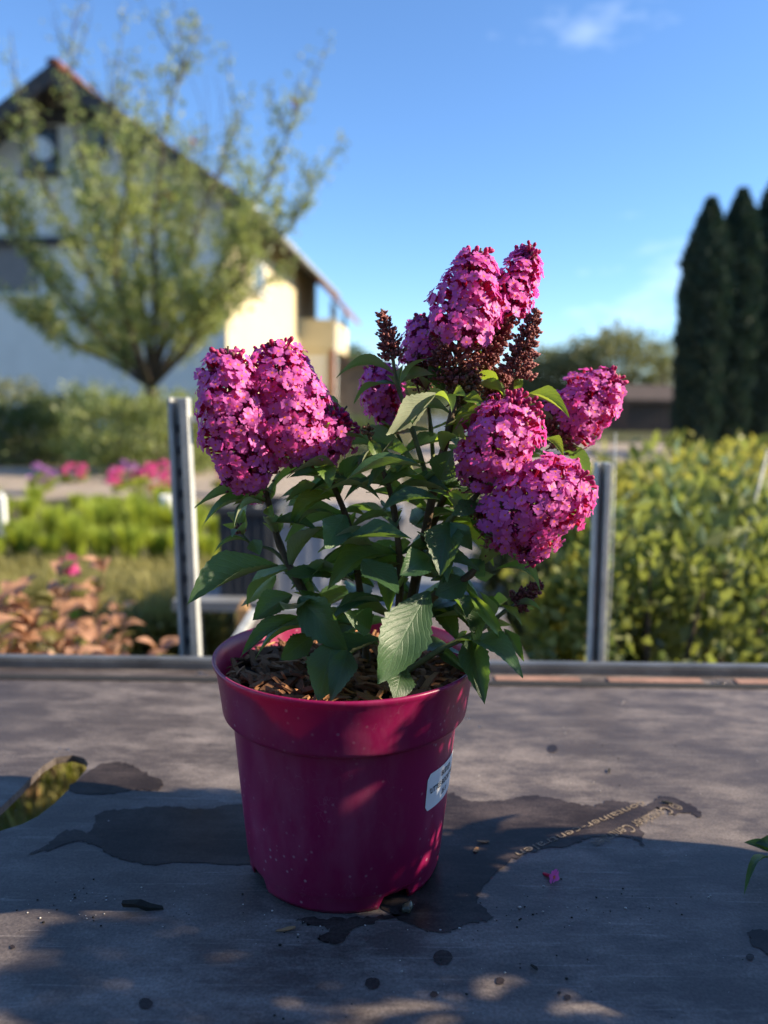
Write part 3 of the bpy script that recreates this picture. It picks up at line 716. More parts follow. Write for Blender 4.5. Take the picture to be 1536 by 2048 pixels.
def panicle(base, tip, Rad, bulge=Vector((0, 0, 0)), t_pink=(0.3, 1.0), dens=1.0, tipbuds=0.06, fsize=0.0088, spent=1.0, lumps=0.16, seed=0, tan=False, rbase=0.55):
    rr = random.Random(seed); root = empty('flower_panicle'); root.parent = bush; root.location = base
    b0, t0 = Vector((0, 0, 0)), tip - base; mid = (b0 + t0) * 0.5 + bulge
    pos = lambda t: b0 * (1 - t) ** 2 + mid * 2 * t * (1 - t) + t0 * t * t
    dv = lambda t: ((mid - b0) * (1 - t) + (t0 - mid) * t).normalized()
    Lg = t0.length
    def rad(t):
        return Rad * ((rbase + (1 - rbase) * t / 0.4) if t < 0.4 else math.sqrt(max(0.0, 1 - ((t - 0.4) / 0.63) ** 2)))
    P = [pos(i / 10) for i in range(11)]
    tube('axis', P, [0.0019 - 0.0011 * i / 10 for i in range(11)], M_stem, root, 6)
    ph = [rr.uniform(0, 6.28) for _ in range(4)]
    def lump(t, a): return 1 + lumps * (math.sin(t * 15 + 2 * a + ph[0]) * 0.6 + math.sin(t * 27 - 3 * a + ph[1]) * 0.5)
    flo, bud, sp = [], [], []
    # open florets, golden-angle over the surface
    ts = []; t = t_pink[0]
    step = fsize * 0.80
    while t < t_pink[1]:
        r = rad(t); n = max(3, int(2 * math.pi * r / step * dens))
        for k in range(n): ts.append((t + rr.uniform(-.5, .5) * step / Lg, 2 * math.pi * (k + rr.uniform(-.3, .3)) / n + t * 40))
        t += step / Lg * 0.92
    for t, a in ts:
        t = min(max(t, 0.01), 1.0); ax = dv(t); u = ax.cross(Vector((0.2, 0.9, 0.3))).normalized(); v = ax.cross(u)
        rd = u * math.cos(a) + v * math.sin(a); r = rad(t) * lump(t, a) * rr.uniform(0.88, 1.06)
        p = pos(t) + rd * r
        tilt = 0.15 + max(0.0, (t - 0.45)) * 2.0
        d = rd + ax * tilt + Vector((rr.gauss(0, .22), rr.gauss(0, .22), rr.gauss(0, .22)))
        if t > 1 - tipbuds or rr.random() < 0.03:
            bud.append((BUD[0], BUD[1], [0] * len(BUD[1]), frame_on(d, 0), p, 0.012 * rr.uniform(.8, 1.2), rr.random()))
            continue
        M3 = frame_on(d, rr.uniform(0, 6.28)); s = fsize * rr.uniform(0.88, 1.14)
        k = rr.randrange(4)
        vis = d.normalized().dot((CAMB - base - p).normalized())
        flo.append((vis, k, M3, p, s, min(1, max(0, rr.gauss(0.55, 0.25)))))
    # inner dark stalks so the head is not hollow
    nin = int(300 * Lg / 0.1 * (1 + 1.6 * t_pink[0]))
    for k in range(nin):
        t = rr.random() * min(t_pink[1], 0.97); a = rr.uniform(0, 6.28); ax = dv(t); u = ax.cross(Vector((0.2, 0.9, 0.3))).normalized(); v = ax.cross(u)
        rd = u * math.cos(a) + v * math.sin(a); r = rad(t)
        inpink = t > t_pink[0]
        q = r * (rr.uniform(0.35, 0.74) if inpink else rr.uniform(0.45, 1.0) * spent)
        d = rd + ax * 0.5 + Vector((rr.gauss(0, .3), rr.gauss(0, .3), rr.gauss(0, .3)))
        sp.append((BUD[0], BUD[1], [1 if inpink and rr.random() < .85 else 0] * len(BUD[1]), frame_on(d, 0), pos(t) + rd * q, rr.uniform(0.008, 0.015), rr.random()))
        if not inpink:
            for _ in range(3):
                sp.append((KNOB[0], KNOB[1], [0] * len(KNOB[1]), frame_on(d, 0), pos(t) + rd * q * rr.uniform(.8, 1.05) + Vector((rr.gauss(0, .003), rr.gauss(0, .003), rr.gauss(0, .003))), rr.uniform(0.0025, 0.0042), rr.random()))
    for v in flo: all_florets.append((v, root))
    soup('bud_cluster', bud, [M_bud], root); soup('spent_floret_cluster', sp, [M_tan if tan else M_spent, M_inner], root)
    return root
def spike(base, tip, Rad, seed, mat=None):
    rr = random.Random(seed); root = empty('bud_spike'); root.parent = bush; root.location = base
    T = tip - base; ax = T.normalized(); u = ax.cross(Vector((0.2, 0.9, 0.3))).normalized(); v = ax.cross(u)
    tube('axis', [T * (i / 6) for i in range(7)], [0.0016 - 0.001 * i / 6 for i in range(7)], M_stem, root, 6)
    inst = []; n = int(T.length / 0.0027)
    for i in range(n):
        t = i / n; r = Rad * (1 - t) ** 0.6 * (0.75 + 0.25 * math.sin(i * 2.1)) + 0.0012
        nk = max(5, int(2 * math.pi * r / 0.0036))
        for k in range(nk):
            a = 2 * math.pi * k / nk + i * 0.6 + rr.uniform(-.3, .3); rd = u * math.cos(a) + v * math.sin(a)
            for q in (0.5, 0.78, 1.0):
                p = T * t + rd * r * q + Vector((rr.gauss(0, .0008), rr.gauss(0, .0008), rr.gauss(0, .0008)))
                inst.append((KNOB[0], KNOB[1], [0] * 8, frame_on(rd + ax * .7, 0), p, rr.uniform(0.0034, 0.0050), rr.random()))
    soup('bud_cluster', inst, [mat or M_spent], root); return root
Z = Vector
panicle(B(512, 965, -.01), B(456, 692, -.05), 66 * PXM(), Z((-.012, -.01, 0)), (0.10, 1.0), seed=1, lumps=.14, rbase=.75)
panicle(B(600, 925, -.01), B(540, 680, -.03), 72 * PXM(), Z((.004, -.01, .004)), (0.10, 1.0), seed=2, lumps=.14, rbase=.8)
panicle(B(628, 905, .0), B(694, 812, .0), 55 * PXM(), Z((.0, -.005, 0)), (0.0, 0.9), seed=3, tipbuds=.35, rbase=.8)
panicle(B(520, 955, -.01), B(448, 958, -.03), 36 * PXM(), Z((0, 0, .004)), (0.0, 1.0), seed=4, rbase=.6)
panicle(B(530, 985, .02), B(480, 992, .03), 16 * PXM(), Z((0, 0, 0)), (0.2, 1.0), seed=5)
panicle(B(905, 765), B(962, 496, -.01), 66 * PXM(), Z((-.004, -.004, 0)), (0.36, 1.0), dens=.95, seed=6, spent=1.05, lumps=.2, rbase=.6)
panicle(B(965, 735, .02), B(1064, 490, .015), 48 * PXM(), Z((0, 0, 0)), (0.50, 1.0), dens=.95, seed=7, spent=.72, lumps=.2)
panicle(B(850, 765, .03), B(842, 630, .03), 44 * PXM(), Z((0, 0, 0)), (0.42, 1.0), dens=.95, seed=8, spent=1.0, tipbuds=.1)
panicle(B(778, 842, .04), B(752, 722, .04), 46 * PXM(), Z((0, 0, 0)), (0.05, 1.0), seed=9, tipbuds=.14)
panicle(B(1095, 882, .06), B(1240, 748, .05), 60 * PXM(.06), Z((-.004, 0, -.002)), (0.28, 1.0), seed=10, spent=1.05, rbase=.7)
panicle(B(940, 962, -.02), B(1058, 792, -.03), 72 * PXM(-.02), Z((0, -.01, 0)), (0.08, 1.0), seed=11, tipbuds=.16)
panicle(B(970, 1062, -.03), B(1180, 945, -.05), 84 * PXM(-.03), Z((.004, -.008, 0)), (0.10, 1.0), seed=12, tipbuds=.05, rbase=.6)
panicle(B(1050, 1062, -.04), B(1072, 1128, -.05), 34 * PXM(), Z((0, 0, 0)), (0.2, 1.0), seed=13, dens=.8)
panicle(B(915, 800, .0), B(945, 735, .0), 34 * PXM(), Z((0, 0, 0)), (0.999, 1.0), seed=14, tan=True, spent=1.0)
panicle(B(985, 790, .02), B(1010, 745, .02), 26 * PXM(), Z((0, 0, 0)), (0.999, 1.0), seed=15, spent=1.0)
spike(B(786, 712, -.02), B(762, 617, -.03), 24 * PXM(), 21); spike(B(1032, 748, -.015), B(1074, 615, -.025), 35 * PXM(), 22)
spike(B(1032, 1206), B(1086, 1164), 23 * PXM(), 23); spike(B(735, 866, -.02), B(737, 846, -.02), 11 * PXM(), 24, M_tan)
spike(B(482, 1062), B(474, 1045), 9 * PXM(), 25)
# the 300 florets that face us best are objects of their own, the rest one mesh for each panicle
order = sorted(range(len(all_florets)), key=lambda i: -all_florets[i][0][0] + 0.15 * ((i * 7919) % 13) / 13)
single = set(order[:300]); byp = {}
for i, ((vis, k, M3, p, s, tint), root) in enumerate(all_florets):
    if i in single:
        o = link('floret', FLM[k], root); o.matrix_local = Matrix.Translation(p) @ M3.to_4x4() @ Matrix.Scale(s, 4)
    else: byp.setdefault(root.name, (root, []))[1].append((FL[k][0], FL[k][1], FL[k][2], M3, p, s, tint))
for root, lst in byp.values(): soup('floret_mass', lst, [M_petal, M_tube, M_eye], root)

# ------------------------------------------------------------------ the next pot and bush along the deck (its shade falls across this one)
NB = Vector((0.572, 0.536, DECK + 0.0008))
pot2, _w2 = make_pot('plant_pot', NB, R(30))
tag(pot2, 'magenta plastic pot without a sticker on the deck, right of the pot with the sticker', 'pot')
mul2 = tag(empty('bark_mulch', NB + Vector((0, 0, SOIL))), 'bark mulch in the magenta pot that has no sticker', 'mulch')
link('soil', soil_me, mul2)
bush2 = tag(empty('butterfly_bush', NB + Vector((0, 0, SOIL + 0.004)), R(140)), 'butterfly bush growing in the magenta pot that has no sticker', 'shrub')
for ch in list(bush.children):
    if ch.type == 'EMPTY':
        c = ch.copy(); COL.objects.link(c); c.parent = bush2
        for g in ch.children:
            if g.name.startswith('floret') and not g.name.startswith('floret_mass'): continue
            h = g.copy(); COL.objects.link(h); h.parent = c
    else:
        c = ch.copy(); COL.objects.link(c); c.parent = bush2

for NC, rz, w_ in ((Vector((0.72, 0.345, DECK + 0.0008)), 250, 'at the near edge of the right deck end'), (Vector((1.00, 0.50, DECK + 0.0008)), 200, 'outermost at the right deck end')):
    pot3, _w3 = make_pot('plant_pot', NC, R(rz + 75))
    tag(pot3, 'magenta plastic pot ' + w_, 'pot')
    mul3 = tag(empty('bark_mulch', NC + Vector((0, 0, SOIL))), 'bark mulch in the pot ' + w_, 'mulch')
    link('soil', soil_me, mul3)
    bush3 = tag(empty('butterfly_bush', NC + Vector((0, 0, SOIL + 0.004)), R(rz)), 'butterfly bush in the pot ' + w_, 'shrub')
    bush3.scale = (1.2 if rz == 250 else .9,) * 3
    for ch in list(bush.children):
        c = ch.copy(); COL.objects.link(c); c.parent = bush3
        for g in (ch.children if ch.type == 'EMPTY' else ()):
            if g.name.startswith('floret') and not g.name.startswith('floret_mass'): continue
            h = g.copy(); COL.objects.link(h); h.parent = c
# unseen board barn added behind the viewer to cut sky light
barn = tag(empty('added_sky_blocker', (0, -4.6, 0)), 'dark board sky blocker added behind the viewer, facing the deck', 'barn')
M_bb = simple('sky_blocker_boards', (.07, .055, .045), .85, .3, 6)
for k in range(40):
    x = -7 + 13 * k / 40; box('board', x + .006, x + 13 / 40 - .006, -.03 - .012 * (k % 2), .0 - .012 * (k % 2), .05, 3.2, M_bb, barn)  # boards of the added sky blocker
box('sky_blocker_frame', -7, 6, -.2, -.06, 0, 3.2, M_bb, barn); box('roof', -7.4, 6.4, -3.2, .7, 3.203, 3.38, M_rail, barn)  # frame and roof of the added sky blocker

# ------------------------------------------------------------------ small things lying on the deck
fl = tag(link('fallen_floret', FLM[1]), 'single pink fallen floret lying on the shaded deck', 'flower')
p = onz(1108, 1762); fl.matrix_world = Matrix.Translation((p.x, p.y, DECK + 0.0035)) @ Euler((R(75), 0, R(35))).to_matrix().to_4x4() @ Matrix.Scale(0.0125, 4)
sprig = tag(empty('fallen_sprig', onz(1545, 1716)), 'green leafy sprig lying on the deck beside the pot without a sticker', 'sprig')
q0 = onz(1545, 1716)
def D(px, py, z): return onz(px, py, DECK + z) - q0
tube('stem', [D(1600, 1725, .012), D(1560, 1718, .012), D(1534, 1712, .012)], [.0016, .0015, .001], M_stemg, sprig, 6)
put_leaf(sprig, D(1545, 1706, .014), D(1488, 1684, .02), .011, (0, -.5, 1), 0); put_leaf(sprig, D(1556, 1690, .016), D(1512, 1686, .022), .014, (0, -.8, .7), 1)
put_leaf(sprig, D(1536, 1716, .012), D(1487, 1788, .001), .008, (-.5, -.4, .8), 3); put_leaf(sprig, D(1550, 1712, .012), D(1600, 1760, .004), .012, (0, -.4, 1), 1)
wood = simple('wood_bits', (0.30, 0.17, 0.08), 0.85, 0.3, 80); darkbit = simple('dark_bits', (0.03, 0.03, 0.025), 0.9, 0.4, 200, 0.2, 0, .6, 500)
def bit(px, py, L, wd, rot, mat, name, label, cat, group=None, k=0, h=.5):
    p = onz(px, py); me = chips[k].copy(); me.materials.clear(); me.materials.append(mat)
    o = tag(link(name, me), label, cat, group)
    o.location = (p.x, p.y, DECK + 0.0012 + 0.05 * L); o.rotation_euler = (0, 0, R(rot)); o.scale = (L, wd / 0.25, L * h); return o
bit(288, 1818, .030, .009, 4, darkbit, 'bark_scrap', 'dark soggy bark scrap lying left of the pot in the shade', 'bark', k=1, h=1.0)
bit(966, 1686, .013, .003, 8, wood, 'wood_splinter', 'pale wood splinter on the wet patch right of the pot', 'splinter', k=2)
bit(952, 1702, .006, .005, 60, wood, 'wood_crumb', 'small orange wood crumb on the wet patch right of the pot', 'crumb', k=3)
bit(572, 1862, .012, .003, 12, wood, 'wood_splinter', 'pale wood splinter in front of the pot', 'splinter', k=4)
bit(1218, 1543, .007, .003, 70, darkbit, 'bark_crumb', 'dark bark crumb on the sunlit deck', 'crumb', k=5)
bit(1068, 1938, .006, .0025, -50, darkbit, 'bark_crumb', 'dark bark crumb on the dappled deck front', 'crumb', k=6)
bit(1335, 1608, .012, .003, -6, darkbit, 'bark_crumb', 'dark bark flake where the wet patch ends by the lettering', 'crumb', k=7)
p = onz(816, 1822); sn = tag(empty('wet_pebble', (p.x, p.y, DECK)), 'dark wet pebble in the drain notch under the pot rim', 'pebble')
bm = bmesh.new(); bmesh.ops.create_icosphere(bm, subdivisions=2, radius=1.0)
for v in bm.verts: v.co *= 1 + .15 * math.sin(5 * v.co.x + 3 * v.co.y)
pm = bm_mesh('stone', bm, simple('wet_stone', (0.06, 0.06, 0.045), 0.12, 0.3, 200), True)
o = link('stone', pm, sn); o.scale = (.0042, .0065, .0042); o.location = (0, 0, .0035); o.rotation_euler = (0, 0, R(-30))
# grit and droplets: too many to count
ico = bmesh.new(); bmesh.ops.create_icosphere(ico, subdivisions=1, radius=1.0); icoM = bm_mesh('grit', ico, None)
IV = np.array([v.co for v in icoM.vertices]); IF = np.array([list(f.vertices) for f in icoM.polygons])
def scatter(name, pts, mat, label, cat, flat=0.5):
    V = np.vstack([IV * np.array([s, s * .8, s * flat]) + np.array([x, y, DECK + s * flat * .8]) for x, y, s in pts]); n = len(IV)
    F = np.vstack([IF + n * i for i in range(len(pts))])
    return tag(link(name, big_mesh(name, V, F, [mat], smooth=True)), label, cat, None, 'stuff')
pts = []
for k in range(330):
    c = rng.choice([(180, 1810, 120, 30), (560, 1850, 80, 20), (1150, 1820, 120, 26), (960, 1830, 60, 20), (900, 1950, 300, 60), (700, 1500, 600, 90), (1250, 1480, 200, 70)])
    q = onz(c[0] + rng.gauss(0, c[2]), min(2040, c[1] + rng.gauss(0, c[3])))
    if (q.xy - POT.xy).length > 0.09: pts.append((q.x, q.y, abs(rng.gauss(0, .00045)) + .00025))
scatter('pale_grit', pts[::2], simple('grit_pale', (.45, .42, .38), .8), 'pale grit and dust specks scattered over the deck', 'grit')
scatter('dark_grit', pts[1::2], darkbit, 'dark soil crumbs scattered over the deck', 'grit')
dp = []
for (x, y, r) in [(398, 1349, .006), (410, 1350, .004), (938, 1438, .003), (961, 1454, .0025), (1440, 1366, .008), (1455, 1367, .005), (945, 1650, .0012), (1020, 1600, .0012), (955, 1648, .001), (1000, 1520, .001), (120, 1497, .002), (135, 1500, .002), (112, 1505, .0015), (1190, 1500, .0012)]:
    q = onz(x, y); dp.append((q.x, q.y, r * 0.8))
scatter('water_drops', dp, M_drop, 'clear water drops standing on the deck', 'water', .55)

# ------------------------------------------------------------------ posts behind the deck edge
def post(px_b, px_t, Y, wpx, label, slots, leanpx=0):
    b = at(*px_b, Y); t = at(*px_t, Y); root = tag(empty('trolley_post', (b.x, b.y, 0)), label, 'post', 'steel posts of the trolley behind')
    H = t.z; wd = wpx / FPX * Y; lean = (t.x - b.x) / max(.1, (t.z - b.z))
    bm = bmesh.new()
    box_bm(bm, wd * .10, wd * .52, -.012, .012, 0, H)           # face flange
    box_bm(bm, -wd * .5, -wd * .30, -.010, .010, 0, H)
    box_bm(bm, -wd * .30, wd * .10, .006, .010, 0, H)
    for v in bm.verts: v.co.x += lean * (v.co.z - b.z)
    bmesh.ops.bevel(bm, geom=list(bm.edges), offset=.0012, segments=1, affect='EDGES')
    link('channel', bm_mesh('channel', bm, M_galv), root)
    z = .42
    while slots and z < H - .02:
        box('hook_slot', -wd * .24 + lean * (z - b.z), wd * .04 + lean * (z - b.z), .0035, .0055, z, z + .012, M_rail, root); z += .034
    return root
pl = post((382, 1318), (357, 795), 1.19, 40, 'tall slotted galvanised post left of the pot behind the deck', True)
box('bracket', .012, .075, -.006, .008, at(400, 838, 1.19).z - .006, at(400, 838, 1.19).z + .006, M_galv, pl, .001)
pr = post((1190, 1326), (1205, 925), 1.19, 30, 'shorter galvanised post right of the pot behind the deck, among the shrubs', False)
ws = tag(empty('wire_stake', at(1226, 1100, 1.6)), 'thin upright wire stake among the shrubs beside the shorter post', 'stake')
a_, b_ = at(1224, 1120, 1.6), at(1231, 866, 1.6)
tube('wire', [Vector((a_.x, 1.6, 0)) - ws.location, a_ - ws.location, b_ - ws.location], [.0015] * 3, M_galv, ws, 6)
ws2 = tag(empty('wire_stake', at(1500, 1000, 1.9)), 'leaning wire stake in the glossy shrubs', 'stake')
a_, b_ = at(1490, 1080, 1.9), at(1536, 900, 1.9)
tube('wire', [Vector((a_.x - .2, 1.9, 0)) - ws2.location, a_ - ws2.location, b_ - ws2.location], [.003] * 3, M_galv, ws2, 6)

# trolley behind with grey crates
rear = tag(empty('rear_trolley', (0, 1.5, 0)), 'second low trolley with grey rim standing behind the deck', 'trolley')
x0, x1 = at(440, 1315, 1.19).x, at(1085, 1320, 1.19).x; zr = DECK - 0.03
rel(box('deck', x0 + .012, x1 - .012, 1.215, 1.50, zr - .015, zr, gravel_material('rear_deck', (.13, .11, .10), (.20, .175, .16)), rear), rear)
rel(box('rim', x0 - .006, x0 + .010, 1.215, 1.50, zr - .03, zr + .012, M_galv, rear, .002), rear)
rel(box('rim', x0 + .012, x1 - .012, 1.502, 1.52, zr - .03, zr + .012, M_galv, rear, .002), rear)
for x in (x0 + .03, x1 - .03):
    for y in (1.25, 1.46): rel(box('leg', x - .014, x + .014, y - .014, y + .014, 0, zr - .017, M_rail, rear), rear)
M_cr = [simple('crate_dark', (.055, .06, .065), .6, .2, 10), simple('crate_light', (.42, .43, .45), .6, .12, 10), simple('crate_mid', (.20, .21, .22), .6, .15, 10)]
def crate(xc, yc, wx, wy, h, z, mat, label):
    root = tag(empty('plastic_crate', (xc, yc, z)), label, 'crate', 'plastic crates behind the pot')
    t = .008
    box('side', -wx / 2, wx / 2, -wy / 2, -wy / 2 + t, 0.001, h, mat, root, .002); box('side', -wx / 2, wx / 2, wy / 2 - t, wy / 2, 0.001, h, mat, root, .002)
    box('side', -wx / 2, -wx / 2 + t, -wy / 2 + t, wy / 2 - t, 0.001, h, mat, root); box('side', wx / 2 - t, wx / 2, -wy / 2 + t, wy / 2 - t, 0.001, h, mat, root)
    box('base', -wx / 2 + t, wx / 2 - t, -wy / 2 + t, wy / 2 - t, 0.001, .01, mat, root)
    bm = bmesh.new(); e = .012
    for (a, b, c, d) in ((-wx / 2 - e, wx / 2 + e, -wy / 2 - e, -wy / 2 - .001), (-wx / 2 - e, wx / 2 + e, wy / 2 + .001, wy / 2 + e), (-wx / 2 - e, -wx / 2 - .001, -wy / 2, wy / 2), (wx / 2 + .001, wx / 2 + e, -wy / 2, wy / 2)):
        box_bm(bm, a, b, c, d, h - .02, h + .003)
    link('rim', bm_mesh('rim', bm, mat), root)
    for k in range(5):
        x = -wx / 2 + wx * (k + 1) / 6; box('rib', x - .004, x + .004, -wy / 2 - .006, -wy / 2 - .0005, .01, h - .022, mat, root)
    return root
c = at(480, 1190, 2.25); crate(c.x + .02, 2.4, .17, .26, .27, at(480, 1192, 2.27).z, M_cr[0], 'tall dark grey plastic crate behind the pot on a stand')
c = at(590, 1150, 2.35); crate(c.x, 2.45, .27, .3, .24, at(480, 1192, 2.27).z, M_cr[1], 'wide pale grey plastic crate behind the pot on a stand')
c = at(740, 1150, 2.5); crate(c.x, 2.6, .2, .3, .22, at(480, 1192, 2.27).z, M_cr[2], 'mid grey plastic crate behind the pot on a stand')
zs = at(480, 1192, 2.27).z
stand = tag(empty('crate_stand', (-.2, 2.45, 0)), 'grey low stand carrying the grey crates behind the pot', 'stand')
rel(box('shelf', -.62, .2, 2.2, 2.8, zs - .03, zs, M_cr[2], stand), stand)
for x in (-.56, .15):
    for y in (2.25, 2.75): rel(box('leg', x - .015, x + .015, y - .015, y + .015, 0, zs - .031, M_rail, stand), stand)
wst = simple('stake_wood', (.42, .25, .11), .8, .3, 40)
def stake(px, py_b, py_t, Y, mat, wd, label, name='wooden_stake'):
    b, t = at(px, py_b, Y), at(px, py_t, Y); o = tag(empty(name, (b.x, Y, 0)), label, 'stake')
    bm = bmesh.new(); h = t.z; box_bm(bm, -wd / 2, wd / 2, -wd / 2, wd / 2, 0, h - wd); vs = list(bm.verts)
    link('shaft', bm_mesh('shaft', bm, mat), o)
    bm = bmesh.new(); q = [bm.verts.new(v) for v in ((-wd / 2, -wd / 2, h - wd), (wd / 2, -wd / 2, h - wd), (wd / 2, wd / 2, h - wd), (-wd / 2, wd / 2, h - wd))]; tp = bm.verts.new((0, 0, h))
    for k in range(4): bm.faces.new((q[k], q[(k + 1) % 4], tp))
    link('point', bm_mesh('point', bm, mat), o); return o
stake(487, 1240, 1196, 1.98, wst, .028, 'orange brown wooden stake behind the pot beside the rear trolley')
sp_ = onz(72, 1640, 0.0); s2 = tag(empty('wooden_peg', (sp_.x, sp_.y, 0)), 'small orange wooden peg in the grass seen through the deck slot', 'peg')
box('shaft', -.011, .011, -.008, .008, 0, .13, wst, s2, .002)
stake(5, 1050, 982, 5.2, M_white, .045, 'white stake in the bright green grasses', 'white_stake')
wp = at(338, 1030, 5.0); wpo = tag(empty('white_pot', (wp.x, 5.0, 0)), 'white pot among the bright green grasses', 'pot')
lathe('wall', [(.03, wp.z - .02), (.035, wp.z - .02), (.055, wp.z + .13), (.05, wp.z + .13), (.033, wp.z)], M_white, wpo, 24)
box('stand', -.03, .03, -.03, .03, 0, wp.z - .021, M_rail, wpo)

# ------------------------------------------------------------------ foliage machinery
def leaf_cloud(C, N, size, jitter=0.35, aspect=0.5, up_bias=0.0, tint=None, droop=0.15):
    """C centres (n,3), N preferred directions (n,3): bent four-cornered leaves, two quads each"""
    n = len(C); d = N + nrs.normal(0, jitter, (n, 3)); d[:, 2] += up_bias; d /= np.linalg.norm(d, axis=1)[:, None] + 1e-9
    r = nrs.normal(0, 1, (n, 3)); s = np.cross(d, r); s /= np.linalg.norm(s, axis=1)[:, None] + 1e-9; m = np.cross(s, d)
    L = size * nrs.uniform(0.65, 1.3, n)[:, None]; W = L * aspect * 0.5
    b = C; mid = C + d * L * 0.5 + m * L * droop; t = C + d * L
    V = np.stack([b, mid - s * W, t, mid + s * W], 1).reshape(-1, 3)
    i = np.arange(n)[:, None] * 4
    F = np.vstack([np.hstack([i, i + 1, i + 2]), np.hstack([i, i + 2, i + 3])])
    tn = (nrs.rand(n) if tint is None else tint); T = np.repeat(tn, 4)
    return V, F, T
def foliage(name, parts, mat, parent=None):
    V, F, T, b = [], [], [], 0
    for v, f, t in parts: V.append(v); F.append(f + b); T.append(t); b += len(v)
    return link(name, big_mesh(name, np.vstack(V), np.vstack(F), [mat], tint=np.concatenate(T)), parent)
def blob_points(n, cx, cy, cz, rx, ry, rz, seed, shell=0.5, clump=0.5):
    rr = np.random.RandomState(seed); k = max(6, n // 45)
    u = rr.normal(0, 1, (k, 3)); u /= np.linalg.norm(u, axis=1)[:, None]; q = u * (shell + (1 - shell) * rr.rand(k, 1) ** 0.5)
    idx = rr.randint(0, k, n); p = q[idx] + rr.normal(0, clump * 0.25, (n, 3)); nd = p / (np.linalg.norm(p, axis=1)[:, None] + 1e-6)
    return p * np.array([rx, ry, rz]) + np.array([cx, cy, cz]), nd, rr.rand(k)[idx] * 0.6 + rr.rand(n) * 0.4
ML = {}
def LM(key, top, under, trans, tw=0.3, rough=0.45):
    if key not in ML: ML[key] = leafy('foliage_' + key, top, under, trans, tw, rough)
    return ML[key]
LM('tree', (.17, .20, .065), (.25, .27, .13), (.48, .56, .13), .36, .40)
LM('glossy', (.095, .13, .04), (.20, .22, .09), (.40, .46, .09), .28, .12)
LM('yellow', (.27, .27, .05), (.30, .30, .09), (.55, .52, .08), .40, .35)
LM('olive', (.13, .14, .06), (.19, .20, .11), (.30, .32, .10), .28, .45)
LM('thuja', (.028, .052, .034), (.03, .055, .035), (.04, .08, .03), .10, .6)
LM('dark', (.055, .08, .032), (.10, .13, .06), (.20, .28, .05), .25, .4)
LM('orange', (.60, .33, .20), (.55, .32, .20), (.7, .34, .16), .25, .5)
LM('grass', (.27, .33, .045), (.27, .33, .05), (.52, .60, .06), .42, .45)
LM('sedge', (.24, .22, .075), (.24, .22, .08), (.42, .38, .10), .36, .5)
LM('pinkfl', (.62, .10, .30), (.6, .1, .3), (.8, .1, .3), .35, .6)
LM('lilac', (.42, .20, .45), (.42, .2, .45), (.5, .2, .5), .35, .6)
M_bark = simple('bark_tree', (.065, .052, .038), .9, .35, 14, .2, 0, .6, 60)

def shrub(name, x, y, rx, ry, h, key, n, size, label, cat='shrub', group=None, seed=0, low=0.1, aspect=.5, extra=None):
    root = tag(empty(name, (x, y, 0)), label, cat, group)
    C, N, T = blob_points(n, 0, 0, low + (h - low) * .5, rx, ry, (h - low) * .5, seed, .45, .55)
    C[:, 2] = np.maximum(C[:, 2], .02)
    parts = [leaf_cloud(C, N, size, .5, aspect, .25, T)]
    # some shoots that stick out on top
    rr = np.random.RandomState(seed + 500); sh = []
    for k in range(6):
        bx, by = rr.uniform(-.6, .6) * rx, rr.uniform(-.6, .6) * ry; m = 14; tz = np.linspace(h * .75, h * rr.uniform(1.0, 1.15), m)
        sh.append(np.stack([bx + rr.normal(0, size * .5, m), by + rr.normal(0, size * .5, m), tz], 1))
    S = np.vstack(sh); parts.append(leaf_cloud(S, np.tile([0, 0, .6], (len(S), 1)), size, .6, aspect))
    foliage('foliage', parts, ML[key], root)
    V, F = [], []
    for k in range(5):
        a = k * 1.3 + seed; v, f = tube_arrays([(0.02 * math.cos(a), .02 * math.sin(a), 0), (rx * .3 * math.cos(a), ry * .3 * math.sin(a), h * .4), (rx * .5 * math.cos(a), ry * .5 * math.sin(a), h * .85)], [.008 + .006 * h, .005 + .004 * h, .002], 5)
        F += [tuple(q + len(V) for q in g) for g in f]; V += v
    link('stems', mesh_np('stems', V, F, [M_bark]), root)
    return root
def clump_blades(C, h, n, seed, spread=.5, wd=.006):
    rr = np.random.RandomState(seed); V, F, T = [], [], []
    for k in range(n):
        a = rr.uniform(0, 6.28); r0 = rr.rand() * .05; d = np.array([math.cos(a), math.sin(a), 0]); s = np.array([-d[1], d[0], 0]); hh = h * rr.uniform(.55, 1.1); sp_ = spread * hh * rr.uniform(.2, 1)
        b = len(V)
        for i, (u, w_) in enumerate(((0, 1), (.4, .9), (.75, .6), (1, .05))):
            p = np.array(C) + d * (r0 + sp_ * u * u) + np.array([0, 0, hh * (u - .35 * u ** 3 * (sp_ / hh))])
            V += [p - s * wd * w_, p + s * wd * w_]
        for i in range(3): F.append((b + 2 * i, b + 2 * i + 1, b + 2 * i + 3, b + 2 * i + 2))
        T += [rr.rand()] * 8
    return V, F, T
def grass_clump(x, y, h, key, n, label, seed, group, spread=.5, wd=.005):
    V, F, T = clump_blades((0, 0, 0.0), h, n, seed, spread, wd)
    root = tag(link('ornamental_grass', big_mesh('blades', np.array(V), np.array(F), [ML[key]], tint=np.array(T))), label, 'grass plant', group)
    root.location = (x, y, 0); return root

